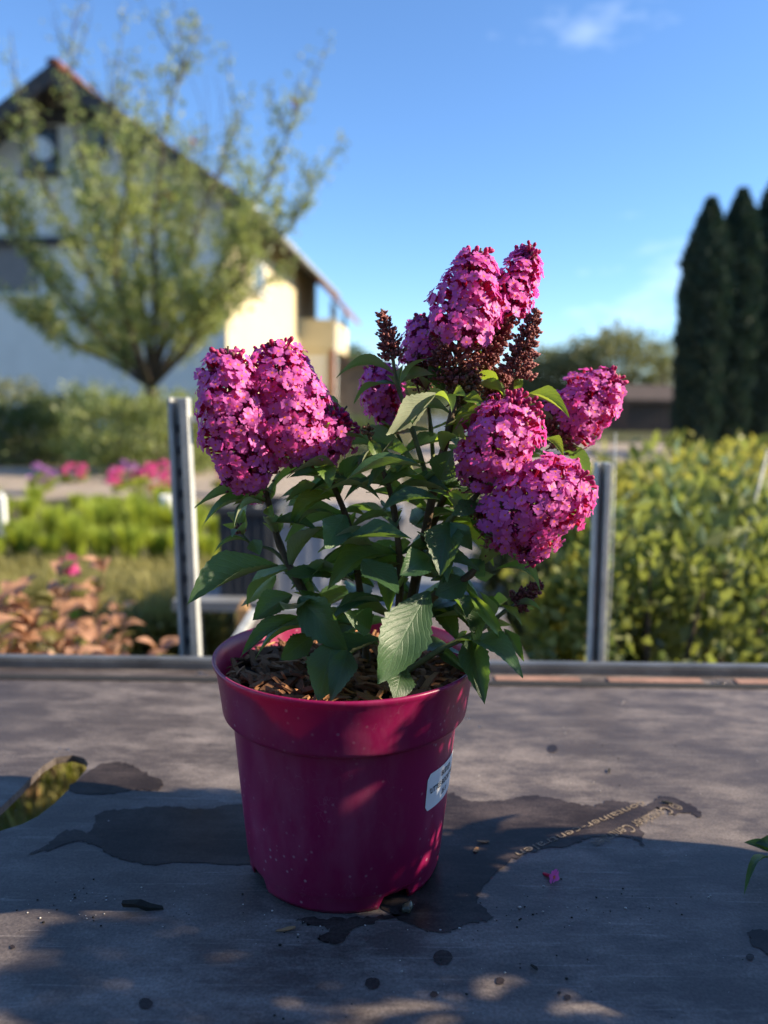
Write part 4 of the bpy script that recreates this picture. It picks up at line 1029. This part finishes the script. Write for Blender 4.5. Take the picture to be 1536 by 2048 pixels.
# ------------------------------------------------------------------ right: glossy nursery shrubs
spec = [ # px, y, rx, h(top py), key
 (1120, 2.0, .16, 1120, 'yellow'), (1090, 2.7, .20, 1040, 'olive'), (1230, 2.3, .26, 985, 'glossy'), (1330, 1.85, .26, 1030, 'glossy'), (1470, 2.0, .30, 985, 'glossy'), (1560, 2.6, .34, 930, 'glossy'),
 (1400, 2.7, .34, 925, 'glossy'), (1270, 3.2, .34, 930, 'yellow'), (1170, 3.7, .30, 945, 'yellow'), (1450, 3.6, .38, 890, 'yellow'), (1370, 4.3, .42, 900, 'yellow'), (1540, 4.4, .45, 880, 'yellow'), (1280, 5.0, .5, 905, 'olive'), (1180, 5.6, .5, 915, 'yellow'), (1480, 5.6, .55, 880, 'yellow')]
SL = ['small yellow leaved shrub right behind the rear trolley', 'dull olive shrub behind the small yellow leaved one', 'glossy dark shrub directly behind the shorter post', 'low glossy shrub at the deck rail right of the shorter post', 'broad glossy shrub at the deck rail next to the low glossy one',
 'tall glossy shrub behind the leaning wire stake', 'tall glossy shrub in the middle, right below the lowest conifer', 'yellow green shrub around the thin upright wire stake', 'yellow green shrub behind the top of the shorter post', 'yellowest shrub at the foot of the middle conifer, behind the tall glossy ones',
 'yellow green shrub at the foot of the lowest conifer', 'yellow green shrub at the foot of the tallest conifer', 'olive shrub at the near edge of the road', 'small far yellow shrub by the road, seen over the shorter post', 'far yellow green shrub in front of the conifer row']
names = {'glossy': ('glossy dark green nursery shrub beside the shorter post, catching sun on its leaves', 'glossy shrubs on the right'),
         'yellow': ('yellow green loose nursery shrub standing behind the glossy shrubs', 'yellow green shrubs on the right'),
         'olive': ('olive green nursery shrub between the yellow green shrubs', 'olive shrubs on the right')}
for k, (px, y, rx, pt, key) in enumerate(spec):
    c = at(px, pt + 25, y)
    shrub('nursery_shrub', c.x, y, rx, rx * .8, c.z, key, 1250, .042 + .007 * y if key == 'glossy' else .042 + .005 * y, SL[k], 'shrub', names[key][1], 40 + k, .02, .55)
# left: rusty leaved young plants near the deck
def rusty(px, pt, y, nst, label, seed):
    c = at(px, pt, y); rr = random.Random(seed); root = tag(empty('rusty_leaved_plant', (c.x, y, 0)), label, 'plant', 'rusty leaved plants left of the post'); h = c.z
    for s in range(nst):
        a = rr.uniform(0, 6.28); sp_ = rr.uniform(.03, .16); hh = h * rr.uniform(.75, 1.0)
        P = smooth_path([(0, 0, 0), (sp_ * .5 * math.cos(a), sp_ * .5 * math.sin(a), hh * .5), (sp_ * math.cos(a), sp_ * math.sin(a), hh)], 5)
        tube('stem', P, [.004 - .0003 * i for i in range(len(P))], M_stem, root, 5)
        for i in range(3, len(P)):
            for q in range(3):
                b = rr.uniform(0, 6.28); d = Vector((math.cos(b), math.sin(b), rr.uniform(.1, .9))).normalized(); L = rr.uniform(.05, .085)
                o = put_leaf(root, P[i], P[i] + d * L, L * .48, Vector((0, -.3, 1)) - d * .3, rr.randrange(4)); o.data = RUST[rr.randrange(3)]
    return root
RUST = [leaf_mesh('leaf', 80 + s, ML['orange'], .12, .2, .03) for s in range(2)] + [leaf_mesh('leaf', 90, LM('rustgreen', (.24, .22, .07), (.3, .26, .12), (.4, .34, .08), .3), .12, .2, .03)]
rusty(95, 1135, 1.75, 9, 'bushy rusty orange leaved plant at the deck edge, left of the tall post', 1)
rusty(25, 1190, 1.60, 8, 'low rusty and green leaved plant at the deck edge below the bushy rusty one', 2)
rusty(205, 1195, 1.9, 4, 'thin rusty leaved shoot plant between the bushy rusty one and the tall post', 3)
rusty(268, 1285, 1.62, 3, 'lone short rusty leaved seedling beside the tall post', 4)
# left: bright green grasses in rows, sedge in front
k = 0
for y, pts, pt in ((4.4, range(-60, 420, 52), 1062), (5.0, range(-30, 440, 46), 1035), (5.7, range(-40, 440, 44), 1015), (6.4, range(-20, 420, 42), 1000)):
    for px in pts:
        c = at(px + rng.uniform(-12, 12), pt + rng.uniform(-24, 22), y + rng.uniform(-.15, .15))
        grass_clump(c.x, c.y, c.z * 1.38, 'grass', 240, 'bright green fine bladed ornamental grass in the rows before the gravel path', 200 + k, 'bright green grasses in rows', .5, .007); k += 1
for y, pts, pt in ((3.5, range(120, 440, 62), 1145), (3.0, range(60, 440, 66), 1170), (2.6, range(260, 430, 70), 1205)):
    for px in pts:
        c = at(px + rng.uniform(-14, 14), pt + rng.uniform(-10, 10), y)
        grass_clump(c.x, c.y, c.z * 1.35, 'sedge', 260, 'olive brown arching sedge clump in front of the bright green grasses', 200 + k, 'sedge clumps left of the post', .9, .006); k += 1
for px, py, y in ((135, 1135, 2.6), (145, 1200, 2.4)):
    pass
# grass on the ground left and behind the deck (seen past the rear trolley and through the slot)
def turf(name, x0, x1, y0, y1, n, h, key, label, seed):
    rr = np.random.RandomState(seed); V, F, T = [], [], []
    P = np.stack([rr.uniform(x0, x1, n), rr.uniform(y0, y1, n)], 1); a = rr.uniform(0, 6.28, n); hh = h * rr.uniform(.4, 1.2, n); ln = rr.uniform(0, .8, n)
    dx, dy = np.cos(a), np.sin(a); wv = .004
    b = np.stack([P[:, 0], P[:, 1], np.full(n, .0)], 1); s = np.stack([-dy, dx, 0 * dx], 1) * wv
    m = b + np.stack([dx * ln * hh * .35, dy * ln * hh * .35, hh * .55], 1); t = b + np.stack([dx * ln * hh, dy * ln * hh, hh], 1)
    V = np.stack([b - s, b + s, m + s, t, m - s], 1).reshape(-1, 3); i = np.arange(n)[:, None] * 5
    F = np.vstack([np.hstack([i, i + 1, i + 2, i + 4]), np.hstack([i + 4, i + 2, i + 3, i + 3])])
    F1 = np.hstack([i, i + 1, i + 2]); F2 = np.hstack([i, i + 2, i + 4]); F3 = np.hstack([i + 4, i + 2, i + 3])
    return tag(link(name, big_mesh(name, V, np.vstack([F1, F2, F3]), [ML[key]], tint=np.repeat(rr.rand(n), 5))), label, 'grass', None, 'stuff')
turf('lawn_grass', -2.8, -.52, 1.2, 4.2, 34000, .09, 'sedge', 'rough short grass on the ground left of the deck', 5)
turf('lawn_grass', -2.4, -.54, 1.3, 2.8, 12000, .07, 'grass', 'short bright green grass left of the rear trolley, seen through the deck slot', 8)
turf('lawn_grass', 1.12, 4.0, 1.3, 7.0, 24000, .08, 'sedge', 'rough short grass between the shrubs right of the deck', 6)

# pink flowering pots along the gravel path
def flower_pot(px, py, Y, key, label, seed, sz=.16, n=420):
    c = at(px, py, Y); root = tag(empty('flowering_plant', (c.x, Y, 0)), label, 'flowers', 'flowering plants along the gravel path')
    C, N, T = blob_points(n, 0, 0, c.z, sz, sz, sz * .55, seed, .6, .4)
    foliage('blossom', [leaf_cloud(C, N, .035, .6, .8, 0, T)], ML[key], root)
    hb = max(.06, c.z - .04); C, N, T = blob_points(n, 0, 0, hb * .55, sz * .9, sz * .9, hb * .5, seed + 1, .4, .5)
    foliage('foliage', [leaf_cloud(C, N, .05, .6, .35, .4, T)], ML['grass'], root)
    return root
for k, (px, py, Y, key, lb) in enumerate([(85, 948, 7.4, 'lilac', 'lilac flowering plant at the gravel path below the dark hedge'), (150, 945, 8.4, 'pinkfl', 'small dull pink flowering plant between the lilac one and the bright pink ones'), (268, 955, 7.0, 'pinkfl', 'broad bright pink flowering plant at the gravel path below the tree'), (310, 952, 7.2, 'pinkfl', 'bright pink flowering plant beside the broad pink one'), (345, 965, 6.8, 'pinkfl', 'bright pink flowering plant nearest the tall post'), (250, 940, 8.6, 'lilac', 'pale lilac flowering plant behind the bright pink ones'), (452, 950, 7.5, 'pinkfl', 'pink flowering plant behind the left flower spikes'), (135, 1134, 2.5, 'pinkfl', 'single pink flower head above the rusty leaved plants')]):
    flower_pot(px, py, Y, key, lb, 300 + k, .22 if k in (2, 3) else (.014 if k == 7 else .14), 420 if k != 7 else 60)

# ------------------------------------------------------------------ hedge shrubs below the house
hs = [(-40, 11.0, 1.1, 792, 'dark'), (60, 10.8, .8, 820, 'dark'), (140, 11.2, .8, 786, 'dark'), (225, 9.6, .75, 800, 'tree'), (335, 9.5, .8, 790, 'tree'), (410, 10.9, .8, 806, 'tree'), (480, 11.4, 1.0, 800, 'dark'), (560, 11.8, 1.0, 815, 'olive'), (20, 12.4, 1.0, 770, 'olive'), (190, 12.4, .9, 778, 'tree'), (640, 12.5, 1.0, 822, 'dark')]
HL = ['dark hedge shrub below the grey loggia of the house', 'dark hedge shrub above the lilac flowers', 'taller dark hedge shrub between the lilac flowers and the tree', 'sunlit hedge shrub just before the tree trunk, on its shaded side', 'sunlit hedge shrub at the foot of the tree trunk', 'sunlit hedge shrub behind the tall slotted post', 'dark hedge shrub behind the left flower spikes', 'olive hedge shrub below the cream side wall', 'taller olive shrub against the gable wall below the windows', 'taller sunlit shrub against the gable wall beside the tree', 'dark shrub below the house balcony']
hl = {'dark': 'dense dark green hedge shrub in front of the house', 'olive': 'loose olive green hedge shrub in front of the house', 'tree': 'sunlit yellowish green hedge shrub under the leafy tree'}
for k, (px, y, rx, pt, key) in enumerate(hs):
    c = at(px, pt, y); shrub('hedge_shrub', c.x, y, rx, rx * .7, c.z, key, 2200, .075, HL[k], 'shrub', key + ' hedge shrubs before the house', 70 + k, .0, .55)

# ------------------------------------------------------------------ the leafy vase shaped tree
def vase_tree():
    Yt = 10.0; b = at(312, 900, Yt); root = tag(empty('leafy_tree', (b.x, Yt, 0)), 'vase shaped young tree with sparse light green leaves in front of the house', 'tree')
    o0 = root.location; rr = random.Random(5)
    def T(px, py, dy=0): return at(px, py, Yt + dy) - o0
    V, F = [], []
    def add(P, r0, r1, sides=6):
        P = smooth_path(P, 4); n = len(P); v, f = tube_arrays(P, [r0 + (r1 - r0) * i / (n - 1) for i in range(n)], sides)
        F.extend([tuple(q + len(V) for q in g) for g in f]); V.extend(v); return P
    fork = T(302, 775)
    add([(0, 0, 0), T(312, 850), fork], .11, .085, 9)
    limbs = [[(302, 775, 0), (230, 700, .0), (120, 590, -.3), (30, 480, -.5), (-10, 380, -.6)], [(302, 775, 0), (225, 640, .2), (150, 480, .4), (60, 300, .5), (20, 60, .6)], [(302, 775, 0), (250, 620, -.2), (190, 420, -.5), (140, 200, -.6), (150, 20, -.7)],
             [(302, 775, 0), (285, 600, .3), (260, 400, .5), (230, 230, .6), (232, 120, .7)], [(302, 775, 0), (310, 600, -.4), (310, 430, -.7), (340, 220, -.8), (398, 50, -.9)], [(302, 775, 0), (350, 620, .3), (390, 470, .6), (440, 330, .8), (478, 215, .9)],
             [(302, 775, 0), (380, 640, -.3), (470, 480, -.5), (550, 330, -.6), (600, 200, -.7)], [(302, 775, 0), (400, 660, .1), (510, 530, .1), (590, 440, .2), (632, 350, .2)], [(302, 775, 0), (330, 640, .8), (360, 520, 1.2), (370, 380, 1.3), (360, 260, 1.4)],
             [(302, 775, 0), (260, 660, -.8), (230, 540, -1.2), (250, 400, -1.4), (280, 280, -1.5)], [(302, 775, 0), (370, 700, -.6), (430, 600, -1.0), (480, 560, -1.2), (500, 430, -1.3)], [(302, 775, 0), (215, 720, .6), (120, 680, 1.0), (70, 640, 1.1)]]
    LC, LN = [], []
    def dress(P, f0, dens, sd):
        for i in range(len(P) - 1):
            f = i / (len(P) - 1)
            if f < f0: continue
            L = (P[i + 1] - P[i]).length
            hf = min(1.25, max(.22, 1.35 - (P[i].z - 1.6) / 3.0))
            for _ in range(max(0, int(L * dens * hf * rr.uniform(.2, 1.6)))):
                p = P[i].lerp(P[i + 1], rr.random()); LC.append(tuple(p + Vector((rr.gauss(0, sd), rr.gauss(0, sd), rr.gauss(0, sd)))))
                dd = (P[i + 1] - P[i]).normalized() + Vector((rr.gauss(0, .7), rr.gauss(0, .7), rr.gauss(0, .4))); LN.append(tuple(dd))
    for lb in limbs:
        P = add([T(*q) for q in lb], .042, .005)
        dress(P, .40, 90, .07)
        for k in range(19):
            i = rr.randrange(int(len(P) * .12), len(P) - 1); d = (P[i + 1] - P[i]).normalized()
            q = (d + Vector((rr.gauss(0, .55), rr.gauss(0, .55), rr.uniform(.1, .8)))).normalized(); L = rr.uniform(.3, .95)
            S = add([P[i], P[i] + q * L * .5, P[i] + q * L + Vector((0, 0, L * .12))], .010, .002, 4); dress(S, .05, 105, .06)
            for _ in range(2):
                j = rr.randrange(2, len(S) - 1); q2 = (q + Vector((rr.gauss(0, .6), rr.gauss(0, .6), rr.gauss(0.2, .4)))).normalized(); L2 = rr.uniform(.15, .4)
                S2 = add([S[j], S[j] + q2 * L2 * .5, S[j] + q2 * L2], .005, .0015, 4); dress(S2, .0, 110, .05)
    # long bare whips above the crown
    for px in (255, 270, 285, 300, 320, 400, 410, 430, 445, 560, 575, 90, 60, 150):
        a = T(px, rr.uniform(330, 420), rr.uniform(-.6, .6)); add([a, a + Vector((rr.gauss(.02, .08), 0, .7)), a + Vector((rr.gauss(.05, .16), 0, rr.uniform(1.1, 1.6)))], .007, .002, 4)
    link('trunk', mesh_np('trunk', V, F, [M_bark]), root)
    n = len(LC); tn = nrs.rand(n)
    foliage('crown', [leaf_cloud(np.array(LC), np.array(LN), .070, .4, .55, 0, tn)], ML['tree'], root)
    red = [T(586, 210, -.6), T(338, 395, -.6), T(392, 290, -.7), T(345, 400, -.6)]
    C = np.array([tuple(p + Vector((nrs.normal(0, .02), 0, nrs.normal(0, .02)))) for p in red for _ in range(3)])
    foliage('red_leaves', [leaf_cloud(C, np.tile([0, 0, .5], (len(C), 1)), .07, .5, .6)], LM('red', (.55, .09, .04), (.5, .1, .05), (.7, .1, .04), .3), root)
    return root
vase_tree()

# ------------------------------------------------------------------ thuja columns on the right
def thuja(px, pt, Y, wpx, label, seed):
    c = at(px, pt, Y); rx = wpx / 2 / FPX * Y * 1.02; H = c.z; root = tag(empty('columnar_conifer', (c.x, Y, 0)), label, 'tree', 'tall dark columnar conifers')
    rr = np.random.RandomState(seed); n = 9000; u = rr.rand(n); a = rr.uniform(0, 6.28, n)
    def prof(u): return np.where(u < .74, .80 + .20 * np.sin(u * 3.0), (1 - ((np.maximum(u, .74) - .74) / .26) ** 1.45) * .96)
    f = np.clip(prof(u), .04, 1) * (1 + .07 * np.sin(a * 5 + u * 40) + .06 * np.sin(u * 60 + 2 * a))
    r = rx * f * rr.uniform(.86, 1.04, n)
    C = np.stack([r * np.cos(a), r * np.sin(a), .05 + u * (H - .12)], 1); N = np.stack([np.cos(a) * .6, np.sin(a) * .6, np.full(n, .9)], 1)
    foliage('crown', [leaf_cloud(C, N, .13, .35, .45, .2, rr.rand(n))], ML['thuja'], root)
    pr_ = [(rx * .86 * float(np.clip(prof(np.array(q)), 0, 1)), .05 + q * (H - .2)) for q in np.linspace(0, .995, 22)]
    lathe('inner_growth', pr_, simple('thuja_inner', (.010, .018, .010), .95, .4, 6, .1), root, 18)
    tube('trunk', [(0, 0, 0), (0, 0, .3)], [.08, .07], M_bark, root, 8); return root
thuja(1424, 398, 14.0, 84, 'columnar dark conifer standing outermost in the row, the lowest of the three', 1)
thuja(1487, 378, 14.2, 84, 'columnar dark conifer in the middle of the row of three', 2)
thuja(1552, 360, 14.4, 90, 'tallest columnar dark conifer in the row of three', 3)
thuja(1620, 372, 14.7, 90, 'columnar dark conifer behind the tallest one', 4)

# ------------------------------------------------------------------ far trees, shed, fence
def round_tree(px, pt, Y, wpx, key, label, seed, n=5000, low=.12, sz=.02, dens=1.0):
    c = at(px, pt, Y); rx = wpx / 2 / FPX * Y; H = c.z; root = tag(empty('broad_tree', (c.x, Y, 0)), label, 'tree')
    C, N, T = blob_points(n, 0, 0, H * (.5 + low * .5), rx, rx * .8, H * (.5 - low * .5), seed, .35, .6)
    C[:, 2] = np.maximum(C[:, 2], .05)
    foliage('crown', [leaf_cloud(C, N, max(.06, sz * Y * .35), .5, .5, 0, T)], ML[key], root)
    V, F = [], []
    for k in range(6):
        a = k * 1.05 + seed; v, f = tube_arrays([(0, 0, 0), (.04 * rx * math.cos(a), .04 * rx * math.sin(a), H * .2), (.35 * rx * math.cos(a), .35 * rx * math.sin(a), H * .55), (.6 * rx * math.cos(a), .6 * rx * math.sin(a), H * .8)], [.03 * H, .025 * H, .012 * H, .004 * H], 6)
        F += [tuple(q + len(V) for q in g) for g in f]; V += v
    link('trunk', mesh_np('trunk', V, F, [M_bark]), root); return root
round_tree(1240, 668, 34, 210, 'olive', 'broad rounded olive green tree across the road', 11, 7000)
round_tree(1110, 705, 36, 190, 'olive', 'darker spreading tree beside the rounded olive green tree', 12, 6000)
round_tree(1020, 760, 40, 150, 'dark', 'low dark tree behind the flower spikes beside the spreading tree', 13, 4000)
round_tree(1350, 690, 30, 100, 'olive', 'thin see through tree next to the conifer row', 14, 650)
round_tree(690, 700, 48, 120, 'dark', 'dark tree beyond the house end', 15, 3500)
round_tree(640, 690, 60, 140, 'dark', 'large dark tree far behind the house balcony', 16, 3500)
round_tree(800, 752, 55, 190, 'dark', 'low dark far tree behind the brown bud spike', 17, 3500)
M_shed = simple('shed_boards', (.075, .055, .045), .85, .3, 8)
sh = tag(empty('garden_shed', (at(1300, 870, 26).x, 26, 0)), 'dark board shed under the rounded olive tree', 'shed')
ww = 95 / FPX * 26 / 2; hz = at(1300, 805, 26).z
for k in range(14):
    x = -ww + 2 * ww * k / 14; box('board', x + .01, x + 2 * ww / 14 - .01, -.03 - .01 * (k % 2), .02, 0, hz, M_shed, sh)
box('side_wall', -ww, -ww + .08, .03, 2.2, 0, hz, M_shed, sh); box('side_wall', ww - .08, ww, .03, 2.2, 0, hz, M_shed, sh); box('back_wall', -ww, ww, 2.21, 2.28, 0, hz, M_shed, sh)
bm = bmesh.new(); q = [(-ww - .2, -.3, hz), (ww + .2, -.3, hz), (ww + .2, 1.1, hz + .5), (-ww - .2, 1.1, hz + .5), (ww + .2, 2.5, hz), (-ww - .2, 2.5, hz)]
vs = [bm.verts.new(v) for v in q]; bm.faces.new(vs[:4]); bm.faces.new((vs[3], vs[2], vs[4], vs[5])); r_ = bmesh.ops.extrude_face_region(bm, geom=list(bm.faces))
for v in [g for g in r_['geom'] if isinstance(g, bmesh.types.BMVert)]: v.co.z += .1
link('roof', bm_mesh('roof', bm, M_shed), sh)
M_wf = simple('fence_white', (.55, .57, .60), .7, .15, 5)
fc = tag(empty('white_fence', (0, 20.5, 0)), 'pale grey board fence across the road behind the bush', 'fence')
xa, xb = at(860, 870, 20.5).x, at(1120, 870, 20.5).x; hz = at(900, 835, 20.5).z; nb = 22
for k in range(nb):
    x = xa + (xb - xa) * k / nb; box('board', x + .01, x + (xb - xa) / nb - .015, -.02, .02, .05, hz + .03 * math.sin(k * 2.3), M_wf, fc)
box('rail', xa, xb, .021, .06, hz * .75, hz * .75 + .08, M_wf, fc); box('rail', xa, xb, .021, .06, .2, .28, M_wf, fc)
fb = tag(empty('board_barn', (at(705, 760, 30).x, 30, 0)), 'low grey brown board barn beyond the house end', 'barn')
M_barn = simple('barn_boards', (.17, .14, .12), .85, .3, 4); bw = 120 / FPX * 30 / 2; hz = at(700, 730, 30).z
for k in range(12):
    x = -bw + 2 * bw * k / 12; box('board', x + .008, x + 2 * bw / 12 - .008, -.03 - .012 * (k % 2), .02, 0, hz, M_barn, fb)
box('wall', -bw, bw, .03, 4, 0, hz - .02, M_barn, fb); box('roof', -bw - .3, bw + .3, -.4, 4.4, hz + .003, hz + .18, simple('barn_roof', (.10, .085, .08), .8), fb)

# ------------------------------------------------------------------ the house
def house():
    Y = 18.0; yaw = R(4.0)
    cor = at(455, 800, Y); root = tag(empty('gabled_house', (cor.x, Y, 0), -yaw), 'pale rendered house with steep tiled gable roof and balcony at the far end', 'house')
    inv = (Matrix.Translation((cor.x, Y, 0)) @ Matrix.Rotation(-yaw, 4, 'Z')).inverted()
    M_gab = simple('render_grey_white', (.72, .69, .64), .9, .06, 1.5, .2, 0, .2, 40); M_crm = simple('render_cream', (.62, .53, .34), .9, .06, 1.5, .2, 0, .2, 40)
    M_tile = simple('roof_tiles', (.20, .085, .055), .85, .35, 3, .2, 0, .5, 12); M_tim = simple('dark_timber', (.055, .05, .052), .8, .3, 6)
    M_win = NT('window_glass'); M_win = M_win.done(M_win.pbr((.10, .16, .24), .12, .6).outputs[0])
    def G(px, py, dy=0.0):        # point on the gable plane (local y = dy)
        d = inv.to_3x3() @ ray(px, py); o_ = inv @ CAM; t = (dy - o_.y) / d.y; return o_ + d * t
    def S(px, py, dx=0.0):        # point on the side wall plane (local x = dx)
        d = inv.to_3x3() @ ray(px, py); o_ = inv @ CAM; t = (dx - o_.x) / d.x; return o_ + d * t
    pk = G(103, 128, -.9)         # apex of the roof, front edge of the overhang
    ev = G(452, 372, -.9)         # roof edge above the corner
    slope = (pk.z - ev.z) / (ev.x - pk.x); half = -pk.x; over = .75; LEN = 13.0; FR = -.9
    zt = lambda x: pk.z - slope * abs(x - pk.x)
    wl = 2 * pk.x                 # left wall x
    # gable wall: pentagon with thickness
    eps = .16
    bm = bmesh.new(); q = [(0, 0), (wl, 0), (wl, zt(wl) - eps), (pk.x, pk.z - eps), (0, zt(0) - eps)]
    vs = [bm.verts.new((x, 0, z)) for x, z in q]; bm.faces.new(vs); r_ = bmesh.ops.extrude_face_region(bm, geom=list(bm.faces))
    for v in [g for g in r_['geom'] if isinstance(g, bmesh.types.BMVert)]: v.co.y = .3
    link('gable_wall', bm_mesh('gable_wall', bm, M_gab), root)
    box('side_wall', -.3, 0.003, .301, LEN, 0, zt(0) - eps, M_crm, root); box('side_wall', wl, wl + .3, .301, LEN, 0, zt(0) - eps, M_gab, root)
    box('quoin', -.02, .012, -.006, .3, 0, zt(0) - eps - .02, M_crm, root)
    # roof planes with thickness, then courses of tiles as ridged rows
    for sgn in (1, -1):
        xe = pk.x + sgn * (half + over); bm = bmesh.new()
        rows = 26; pts = []
        for i in range(rows):
            f0, f1 = i / rows, (i + 1) / rows
            xa, xb = pk.x + (xe - pk.x) * f0, pk.x + (xe - pk.x) * f1
            za, zb = zt(xa) + .015, zt(xb) + .055
            v = [bm.verts.new(p) for p in ((xa, FR, za), (xa, LEN + .6, za), (xb, LEN + .6, zb), (xb, FR, zb))]; bm.faces.new(v)
            u = [bm.verts.new(p) for p in ((xb, FR, zb), (xb, LEN + .6, zb), (xb, LEN + .6, zb - .05), (xb, FR, zb - .05))]; bm.faces.new(u)
        link('roof_tiles', bm_mesh('roof_tiles', bm, M_tile), root)
        bm = bmesh.new(); v = [bm.verts.new(p) for p in ((pk.x, FR + .02, pk.z - .02), (xe, FR + .02, zt(xe) - .02), (xe, LEN + .55, zt(xe) - .02), (pk.x, LEN + .55, pk.z - .02))]
        bm.faces.new(v); r_ = bmesh.ops.extrude_face_region(bm, geom=list(bm.faces))
        for g in r_['geom']:
            if isinstance(g, bmesh.types.BMVert): g.co.z -= .13
        link('soffit', bm_mesh('soffit', bm, M_tim), root)
        bm = bmesh.new(); q = [(pk.x, pk.z + .0), (xe, zt(xe) + .0), (xe, zt(xe) - .34), (pk.x, pk.z - .38)]
        vs = [bm.verts.new((x, FR - .05, z)) for x, z in q]; bm.faces.new(vs); r_ = bmesh.ops.extrude_face_region(bm, geom=list(bm.faces))
        for g in r_['geom']:
            if isinstance(g, bmesh.types.BMVert): g.co.y = FR - .005
        link('barge_board', bm_mesh('barge_board', bm, M_tim), root)
        tube('gutter', [(xe + sgn * .05, FR, zt(xe) - .05), (xe + sgn * .05, LEN + .6, zt(xe) - .05)], [.07, .07], M_galv, root, 8)
    for k in range(24):
        y = FR + (LEN + 1.4) * k / 24; box('ridge_tile', pk.x - .13, pk.x + .13, y, y + .58, pk.z + .02 + .01 * (k % 2), pk.z + .14 + .01 * (k % 2), M_tile, root, .03)
    # timber cross beam of the gable
    zb = G(200, 232).z; xb = (pk.z - zb) / slope - .3
    box('cross_beam', pk.x - xb, pk.x + xb, -.14, -.004, zb - .16, zb + .16, M_tim, root, .01)
    for px, py in ((103, 150), (240, 300), (380, 340)):
        pass
    def window(x0, x1, z0, z1, plane='g', mull=2):
        w_ = empty('window'); w_.parent = root; d = .02
        def bx(nm, a, b, c, e, y0, y1, mat):
            if plane == 'g': return box(nm, a, b, y0, y1, c, e, mat, w_)
            return box(nm, -y1, -y0, a, b, c, e, mat, w_)
        bx('pane', x0, x1, z0, z1, -.012, -.004, M_win)
        for (a, b, c, e) in ((x0 - .08, x1 + .08, z1, z1 + .08), (x0 - .08, x1 + .08, z0 - .08, z0), (x0 - .08, x0, z0, z1), (x1, x1 + .08, z0, z1)): bx('frame', a, b, c, e, -.05, -.002, M_tim if plane == 'g' else M_white)
        for k in range(1, mull): x = x0 + (x1 - x0) * k / mull; bx('mullion', x - .03, x + .03, z0, z1, -.04, -.013, M_tim if plane == 'g' else M_white)
        bx('sill', x0 - .14, x1 + .14, z0 - .15, z0 - .081, -.14, -.003, M_tim if plane == 'g' else M_white)
    a, b = G(52, 262), G(112, 340); window(a.x, b.x, b.z, a.z)
    a, b = G(176, 256), G(206, 300); window(a.x, b.x, b.z, a.z)
    # recessed loggia with lintel at the left
    a, b = G(-120, 492), G(80, 586); box('loggia_panel', a.x, b.x, -.03, -.004, b.z, a.z, simple('loggia_taupe', (.20, .185, .18), .9), root); box('lintel', a.x - .1, b.x + 1.2, -.18, -.004, a.z + .002, a.z + .17, M_tim, root); box('sill_band', a.x, b.x + .3, -.10, -.004, b.z - .12, b.z - .002, M_gab, root)
    # satellite dish
    dish = empty('satellite_dish'); dish.parent = root; g = G(95, 310); dish.location = (g.x, -.35, g.z); dish.rotation_euler = (R(70), 0, R(30))
    lathe('dish', [(.001, 0), (.12, .012), (.24, .05), (.29, .08), (.28, .085), (.12, .02), (.001, .008)], M_white, dish, 28); 
    tube('arm', [(0, 0, 0), (0, 0, -.3)], [.015, .015], M_rail, dish, 6)
    # side window with shutters
    a, b = S(505, 520), S(532, 590); y0, y1 = min(a.y, b.y), max(a.y, b.y); window(y0, y0 + 1.1, b.z, a.z, 's')
    M_shut = simple('shutter', (.62, .55, .38), .8)
    for yy in (y0 - .62, y0 + 1.2): box('shutter', .004, .05, yy, yy + .52, b.z - .05, a.z + .05, M_shut, root)
    # far balcony wing under a low kicked roof
    yb = S(600, 640).y; ye = LEN - .2
    zf = S(600, 690).z; zc = S(600, 630).z
    wx = 1.25; yb = min(yb, LEN - 4)
    box('balcony_slab', .004, wx, yb, ye, zf - .16, zf, M_crm, root); box('balcony_front', wx - .12, wx, yb, ye, zf + .002, zf + .9, M_crm, root); box('balcony_side', .004, wx - .122, yb, yb + .1, zf + .002, zf + .85, M_crm, root)
    M_red = simple('red_brown_post', (.28, .07, .04), .8, .2, 5)
    for yy in (yb + .1, ye - .2):
        box('post', wx - .16, wx - .02, yy, yy + .14, 0, zf - .162, M_red, root); box('post', wx - .15, wx - .03, yy, yy + .12, zf + .902, zt(0) - 1.3, M_tim, root)
    for k in range(8): box('louvre', .3, .95, yb + .02, yb + .05, .4 + k * .26, .56 + k * .26, M_white, root)
    box('porch_wall', .1, 1.05, yb + .06, yb + .2, 0, zf - .17, M_crm, root)
    bm = bmesh.new(); xe = pk.x + half + over
    q = [(-.05, yb - .5, zt(-.05) - .16), (xe - .15, yb - .5, zt(xe - .15) - .17), (wx + .42, yb - .5, zt(0) - 1.75), (wx + .42, ye + .7, zt(0) - 1.75), (xe - .15, ye + .7, zt(xe - .15) - .17), (-.05, ye + .7, zt(-.05) - .16)]
    vs = [bm.verts.new(v) for v in q]; bm.faces.new((vs[1], vs[2], vs[3], vs[4])); r_ = bmesh.ops.extrude_face_region(bm, geom=list(bm.faces))
    for g in r_['geom']:
        if isinstance(g, bmesh.types.BMVert): g.co.z += .14
    link('balcony_roof', bm_mesh('balcony_roof', bm, M_tile), root)
    tube('downpipe', [(wx + .05, yb + .05, 0), (wx + .05, yb + .05, zt(0) - 1.5)], [.04, .04], M_galv, root, 8)
    return root
house()
